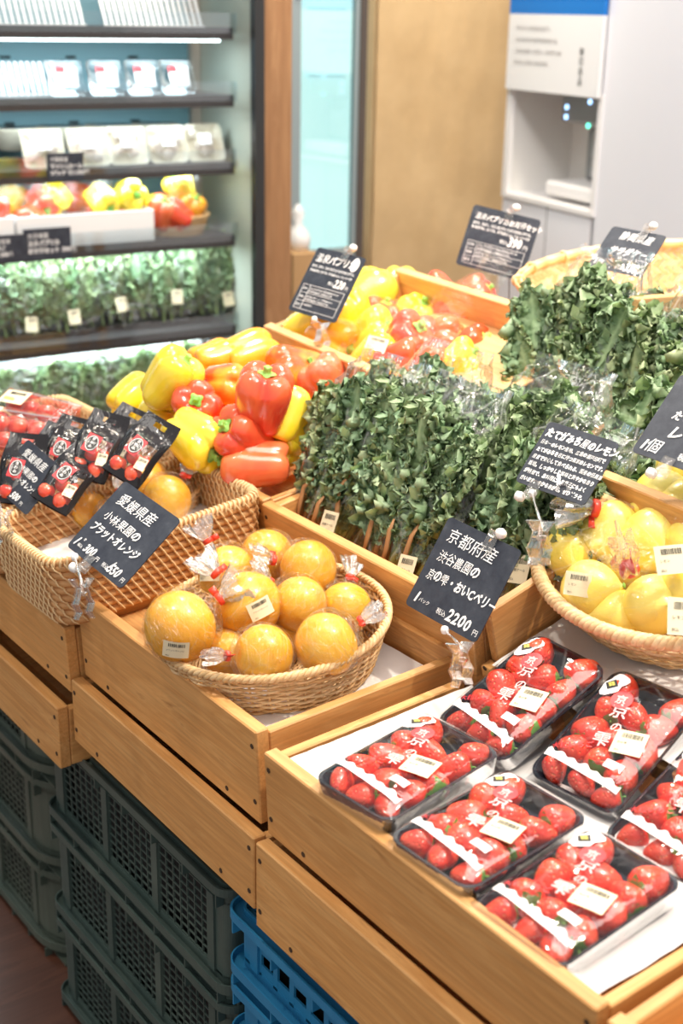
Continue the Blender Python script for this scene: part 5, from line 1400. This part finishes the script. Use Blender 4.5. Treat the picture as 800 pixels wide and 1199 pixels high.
# herringbone: flat splints stepped diagonally up the wall
for k in range(nst):
    for j in range(7):
        a0 = 2*PI*(k+(j % 2)*.5)/nst; da = 2*PI/nst*.92*(1 if (j//1) % 2 else -1)
        z0, z1 = j*.0118, j*.0118+.0135
        def q(a, z, o_=0): r_ = Rw*(.84+.16*min(1, z/.08))+o_; return (r_*math.cos(a), r_*math.sin(a), z)
        w = 2*PI/nst*.46
        vs = [q(a0-w, z0), q(a0+w, z0, .0008), q(a0+w+da, z1, .0012), q(a0-w+da, z1, .0004)]
        vs += [(x*1.006, y*1.006, z) for x, y, z in vs]
        hb.add(vs, [(0, 1, 2, 3), (7, 6, 5, 4), (0, 4, 5, 1), (1, 5, 6, 2), (2, 6, 7, 3), (3, 7, 4, 0)])
hb.obj('herringbone_wall', M_WICKER, wbk, False, 'stuff')
for o_, z_, nm in ((.004, .086, 'outer_rim_hoop'), (-.006, .086, 'inner_rim_hoop')):
    m = MB(); pts = [((Rw+o_)*math.cos(2*PI*i/72), (Rw+o_)*math.sin(2*PI*i/72), z_) for i in range(72)]
    m.tube(pts, .0065, 6, True, upd=(0, 0, 1), flat=.35); m.obj(nm, M_BAMBOO, wbk, True)
for i in range(14):
    a = 2*PI*i/14+.1; m = MB(); m.tube([((Rw-.001+.010*math.cos(t))*math.cos(a), (Rw-.001+.010*math.cos(t))*math.sin(a), .086+.008*math.sin(t)) for t in [PI*2*k/10 for k in range(10)]], .003, 5, True)
    m.obj('rim_lashing', M_BAMBOO, wbk, True)
MB().lathe([(.0005, .002), (Rw*.84, .002), (Rw*.84, .0), (.0005, .0)], 48, cap=False).obj('woven_bottom', M_BAMBOO, wbk, True)
# support stand for it, with the pine rail seen at the right edge
st_ = thing('pine_stand', T(WC.x, WC.y, 0), 'pine stand under the bamboo basket, its rail showing at the right edge', 'stand')
MB().bevbox((-.14, -.14, WC.z-.055), (.14, .14, WC.z-.035), .002).obj('shelf_board', M_WOOD_PALE, st_)
for x_ in (-.13, .10):
    for y_ in (-.13, .10): MB().bevbox((x_, y_, 0), (x_+.03, y_+.03, WC.z-.056), .002).obj('leg', M_WOOD, st_)
rl_ = tag(MB().bevbox((-.15, -.009, -.02), (.15, .009, .02), .002).obj('pine_rail', M_WOOD_PALE), 'short pine rail at the right edge beside the bamboo basket', 'board')
P_ = Pd(838, 356, 1.98); rl_.matrix_world = T(*P_) @ RZ(-12)
# stepped pine riser box between the rear kale and the lemons
rb_o = display_box(T(*Pd(735, 560, 1.62)) @ RZ(-4) @ RY(-10) @ T(-.03, -.16, -.075), .30, .22, .085, 'small pine riser box behind the lemons, with stepped wooden blocks inside', bottom=.01, mat=M_WOOD)
for k, (a, b, t, s_) in enumerate(((704, 598, 1.60, (.032, .03, .03)), (724, 584, 1.63, (.03, .03, .028)), (745, 596, 1.60, (.035, .03, .03)))):
    q = tag(MB().bevbox((-s_[0]/2, -s_[1]/2, -s_[2]/2), (s_[0]/2, s_[1]/2, s_[2]/2), .002).obj('pine_block', M_WOOD_PALE), f'stepped pine block {("nearest the lemon card", "in the middle, set higher", "at the right")[k]} behind the lemons', 'block', 'stepped pine blocks behind the lemons')
    q.matrix_world = T(*Pd(a, b, t)) @ RZ(-4) @ RY(-12)
M_GRN = None
lm2 = thing('lemon', frame(Pd(797, 548, 1.66), (1, 0, 0), (0, 0, 1)), 'yellow lemon behind the clip at the right edge, under the cut-off card', 'lemon', 'lemons in the shallow basket')
for nm, me in (('lemon_fruit', LM[0][0]), ('stem_scar', LM[0][1])): q = link(nm, me, None, lm2); q.matrix_local = SC(.08)

# ================================================================ goods in the fridge
def fplace(px, y, i, dz=0): return MF @ T(fz(px, 200, y).x, y, levels[i]+.0262+dz)
# slatted wire dividers on the two top shelves
def slats(px0, px1, i, label, y=.06, h=.10):
    x0, x1 = fz(px0, 100, y).x, fz(px1, 100, y).x
    o = thing('slatted_divider', MF @ T(0, y, levels[i]+.0265), label, 'rack', 'white slatted racks in the fridge')
    n_ = int((x1-x0)/.0145)
    for k in range(n_):
        x = x0+(x1-x0)*(k+.5)/n_; q = link('slat', SLM, None, o); q.matrix_local = T(x, 0, 0) @ RX(-30) @ SC(1, 1, h/.1)
    MB().box((x0, -.006, 0), (x1, -.001, .004)).obj('base_bar', M_WHITEP, o)
SLM = MB().box((-.0038, -.0015, 0), (.0038, .0015, .10)).mesh('slat_mesh', [M_WHITEP])
slats(-60, 104, 0, 'white slatted rack at the left of the top fridge shelf'); slats(124, 240, 0, 'white slatted rack at the right of the top fridge shelf')
slats(-60, 72, 1, 'white slatted rack on the second fridge shelf, left of the packs', .09, .085)
def box_ring(a, b, H_, r=.012, t=.006):
    R_ = []
    for ix, z in ((t, 0), (0, H_-.004), (-.004, H_-.002), (-.004, H_)):
        P = []
        for cx, cy, a0 in ((a-ix-r, b-ix-r, 0), (-a+ix+r, b-ix-r, 90), (-a+ix+r, -b+ix+r, 180), (a-ix-r, -b+ix+r, 270)):
            for k in range(4): an = RAD(a0+30*k); P.append((cx+r*math.cos(an), cy+r*math.sin(an), z))
        R_.append(P)
    n = len(R_[0]); vs = sum(R_, []); fs = [tuple(range(n-1, -1, -1))]+[(k*n+i, k*n+(i+1) % n, (k+1)*n+(i+1) % n, (k+1)*n+i) for k in range(3) for i in range(n)]
    return vs, fs, [tuple(3*n+i for i in range(n))]
def up_pack(px, i, w, h, lab, kind, y=.06, lean=22):
    o = thing('food_pack', fplace(px, y, i, .001) @ RX(-lean), lab, 'pack', 'upright packs in the fridge')
    vs, fs, tp = box_ring(w/2, h/2, .026)
    base = MB().add(vs, fs, T(0, .014, h/2) @ RX(90))
    base.obj('tray', M_RAIL if kind == 'clear' else M_TUB, o, True)
    f_ = MB().grid(lambda u, v: ((u-.5)*w*1.02, -.0125-.004*math.sin(PI*u)*math.sin(PI*v), v*h*1.0), 8, 8); f_.obj('film', M_LID, o, True)
    if kind == 'clear':
        s_ = MB().box((-w*.30, -.0185, h*.18), (w*.34, -.0180, h*.80)).obj('white_label', M_PRINTW, o)
        MB().box((-w*.30, -.0192, h*.62), (-w*.02, -.0187, h*.80)).obj('red_label_corner', M_PRINTR, s_)
        m = MB(); 
        for k in range(3): write(m, 'トマト ミックス', -w*.26, h*.50-k*h*.12, w*.085, 0, .01)
        m.v = [(x, -.0190, y) for x, y, z in m.v]; m.obj('label_lettering', M_BLACKINK, s_)
    else:
        rr = random.Random(int(px)); m = MB()
        for k in range(9):
            r_ = rr.uniform(.010, .017); m.lathe([(.0005, -.6*r_), (r_*.8, -.4*r_), (r_, 0), (r_*.7, .5*r_), (.0005, .6*r_)], 10, T(rr.uniform(-.3, .3)*w, -.004, h*.5+rr.uniform(-.3, .3)*h) @ RX(90))
        m.obj('mushroom_caps', plain('pale_mushroom', (.66, .58, .50), .6), o, True, 'stuff')
        s_ = MB().box((-w*.18, -.0185, h*.42), (w*.18, -.0180, h*.74)).obj('white_label', M_PRINTW, o)
    return o
M_TUB = plain('cream_tub', (.86, .80, .66), .45)
for k, px in enumerate((83, 129, 172, 211)):
    up_pack(px, 1, .080, .078, f'clear upright pack with white and red label, {("first", "second", "third", "fourth")[k]} from left on the second shelf', 'clear')
for k, px in enumerate((53, 106, 151, 198, 241)):
    up_pack(px, 2, .094, .086, f'cream tray of mushrooms under film, {("leftmost", "second from the left", "third from the left", "fourth from the left", "rightmost")[k]} on the third shelf', 'tray')
for k, px in enumerate((20, 72, 128, 182, -30)):
    o = thing('cream_tub', fplace(px, .20, 2, .03), f'cream ribbed tub {("second", "third", "fourth", "fifth", "first")[k]} from the left at the back of the third shelf', 'tub', 'cream tubs at the back of the fridge')
    MB().lathe([(.001, 0), (.040, 0), (.052, .045), (.056, .048), (.056, .052)], 28, None, 0, lambda p, a, t: (p[0]*(1+.015*math.cos(a*14)*(t < .7)), p[1]*(1+.015*math.cos(a*14)*(t < .7)), p[2]), cap=False).obj('tub_wall', M_TUB, o, True)
    MB().lathe([(.0005, .053), (.054, .053), (.054, .055), (.0005, .056)], 24, cap=False).obj('film_lid', M_RAIL, o, True)
    MB().lathe([(.0005, .030), (.046, .034), (.047, .036), (.0005, .046)], 16, cap=False).obj('contents', plain('brown_contents', (.45, .30, .2), .6), o, True)
def fcard(px, i, w, h, lines, lab):
    o = thing('fridge_chalk_card', fplace(px, -.0125, i, -.022) @ RX(90), lab, 'price card', 'chalk cards on the fridge shelves')
    MB().bevbox((-w/2, 0, -.0015), (w/2, h, 0), .0004).obj('board', M_BOARD, o)
    m = MB()
    for k, s_ in enumerate(lines): write(m, s_, -w*.42, h*(.70-k*.24), h*.20, .0006, .03, .4, squash=.9)
    m.obj('chalk_lettering', M_CHALK, o)
fcard(77, 2, .088, .062, ('千葉県産', 'マッシュルーム', '1パック 税込320円'), 'dark chalk card on the lip of the third fridge shelf, below the mushroom trays')
fcard(51, 3, .115, .072, ('大分県産', '温泉パプリカ', 'お買得セット 390円'), 'dark chalk card leaning on the white carton of bagged peppers in the fridge')
fcard(2, 3, .085, .062, ('福島県産', 'いちご', '1袋 550円'), 'dark chalk card at the left edge on the fridge shelf of bagged peppers')
# white cartons of bagged peppers, basket
def carton(px0, px1, i, lab, D_=.24, H_=.075):
    x0, x1 = fz(px0, 200, .0).x, fz(px1, 200, .0).x
    o = thing('white_carton', MF @ T(x0, .005, levels[i]+.0268), lab, 'carton', 'white cartons in the fridge')
    w = x1-x0
    MB().bevbox((0, 0, 0), (w, .006, H_), .001).obj('front_wall', M_WHITEP, o); MB().bevbox((0, D_-.006, 0), (w, D_, H_), .001).obj('back_wall', M_WHITEP, o)
    MB().bevbox((0, .0065, 0), (.006, D_-.0065, H_), .001).obj('side_wall', M_WHITEP, o); MB().bevbox((w-.006, .0065, 0), (w, D_-.0065, H_), .001).obj('side_wall', M_WHITEP, o)
    MB().box((.0065, .0065, 0), (w-.0065, D_-.0065, .004)).obj('bottom', M_WHITEP, o)
    return x0, w
x0c, wc = carton(16, 180, 3, 'white carton of bagged peppers on the fourth fridge shelf')
carton(-70, 13, 3, 'white carton at the left edge of the fourth fridge shelf')
rr = random.Random(9)
fp = [(30, 'red'), (62, 'yellow'), (88, 'red'), (118, 'yellow'), (112, 'red'), (142, 'red'), (150, 'yellow'), (46, 'red'), (8, 'yellow'), (-10, 'red')]
for k, (px, c) in enumerate(fp):
    y = .07+.055*(k % 3); z = .055+.045*((k*7 % 5)/5)+(.03 if c == 'yellow' else 0)
    P = (fplace(px, y, 3)).translation+UP*z
    pepper(P, .078, cax(rr.uniform(-1, 1), rr.uniform(-1, 1), .4), c, f'{c} bagged bell pepper in the fridge carton, ' + ('behind the chalk card', 'left of centre, on top', 'in the middle, low', 'topmost, right of the middle', 'right of the middle, low', 'second from the right end', 'at the right end', 'beside the chalk card at left', 'in the left edge carton, on top', 'in the left edge carton, low')[k], 'bagged peppers in the fridge', k, 4, 1.0)
for k, px in enumerate((40, 75, 112, 5)):
    film_over('clear film bag of peppers in the fridge carton, ' + ('left', 'middle', 'right, tallest', 'in the left edge carton')[k], (fplace(px, .09, 3)).translation+UP*.085, .058, k, 1, .8, 1.1, cax(.2, .9, 0))
fbm = fplace(204, .085, 3, .001)
fbk = round_basket(fbm, .066, .084, .046, 9, 26, 'small wicker basket of bagged peppers at the right end of the fourth fridge shelf', .85, .0022, .004)
fp2 = [(188, .05, .06, 'coral'), (178, .10, .055, 'lime'), (210, .07, .115, 'yellow'), (220, .06, .065, 'orange'), (205, .04, .055, 'red')]
for k, (px, y, z, c) in enumerate(fp2):
    pepper(fplace(px, y, 3).translation+UP*z, .078, cax(rr.uniform(-1, 1), .5, .4), c, f'{("orange-red", "greenish", "yellow", "orange", "red")[k]} bell pepper in the small fridge basket', 'peppers in the small fridge basket', k, 4, 1.0)
film_over('clear film bag of peppers standing in the small fridge basket', fplace(214, .07, 3).translation+UP*.095, .058, 12, 1, .8, 1.3, cax(.05, 1, 0))
# fridge kale
for k, (px, i, y) in enumerate(((-50, 4, .10), (5, 4, .10), (56, 4, .09), (118, 4, .11), (182, 4, .09), (240, 4, .10), (4, 5, .05), (60, 5, .04), (118, 5, .05), (170, 5, .04), (225, 5, .05))):
    P = fplace(px, y, i, .012)
    wh = ('at the left edge', 'left, beside the one at the edge', 'left of the middle, sticker at its foot', 'in the middle', 'right of the middle', 'rightmost')[k] if i == 4 else ('at the left edge', 'second', 'in the middle', 'fourth', 'rightmost')[k-6]
    kale_bag(P @ RX(-12) @ RZ(0), f'bag of kale {wh} on the {"fifth fridge shelf" if i == 4 else "lowest fridge level"}', 'bags of kale in the fridge', 30+k, 1.55, .84 if i == 4 else .76, ((.0, .03, .034, .028, .036, .045)[k], (.03, .02, .03, .045, .055, .035)[k], (4, -6, 3, 7, -3, 5)[k]) if (i == 4 and k) else None, 0, (5, 4, 0))
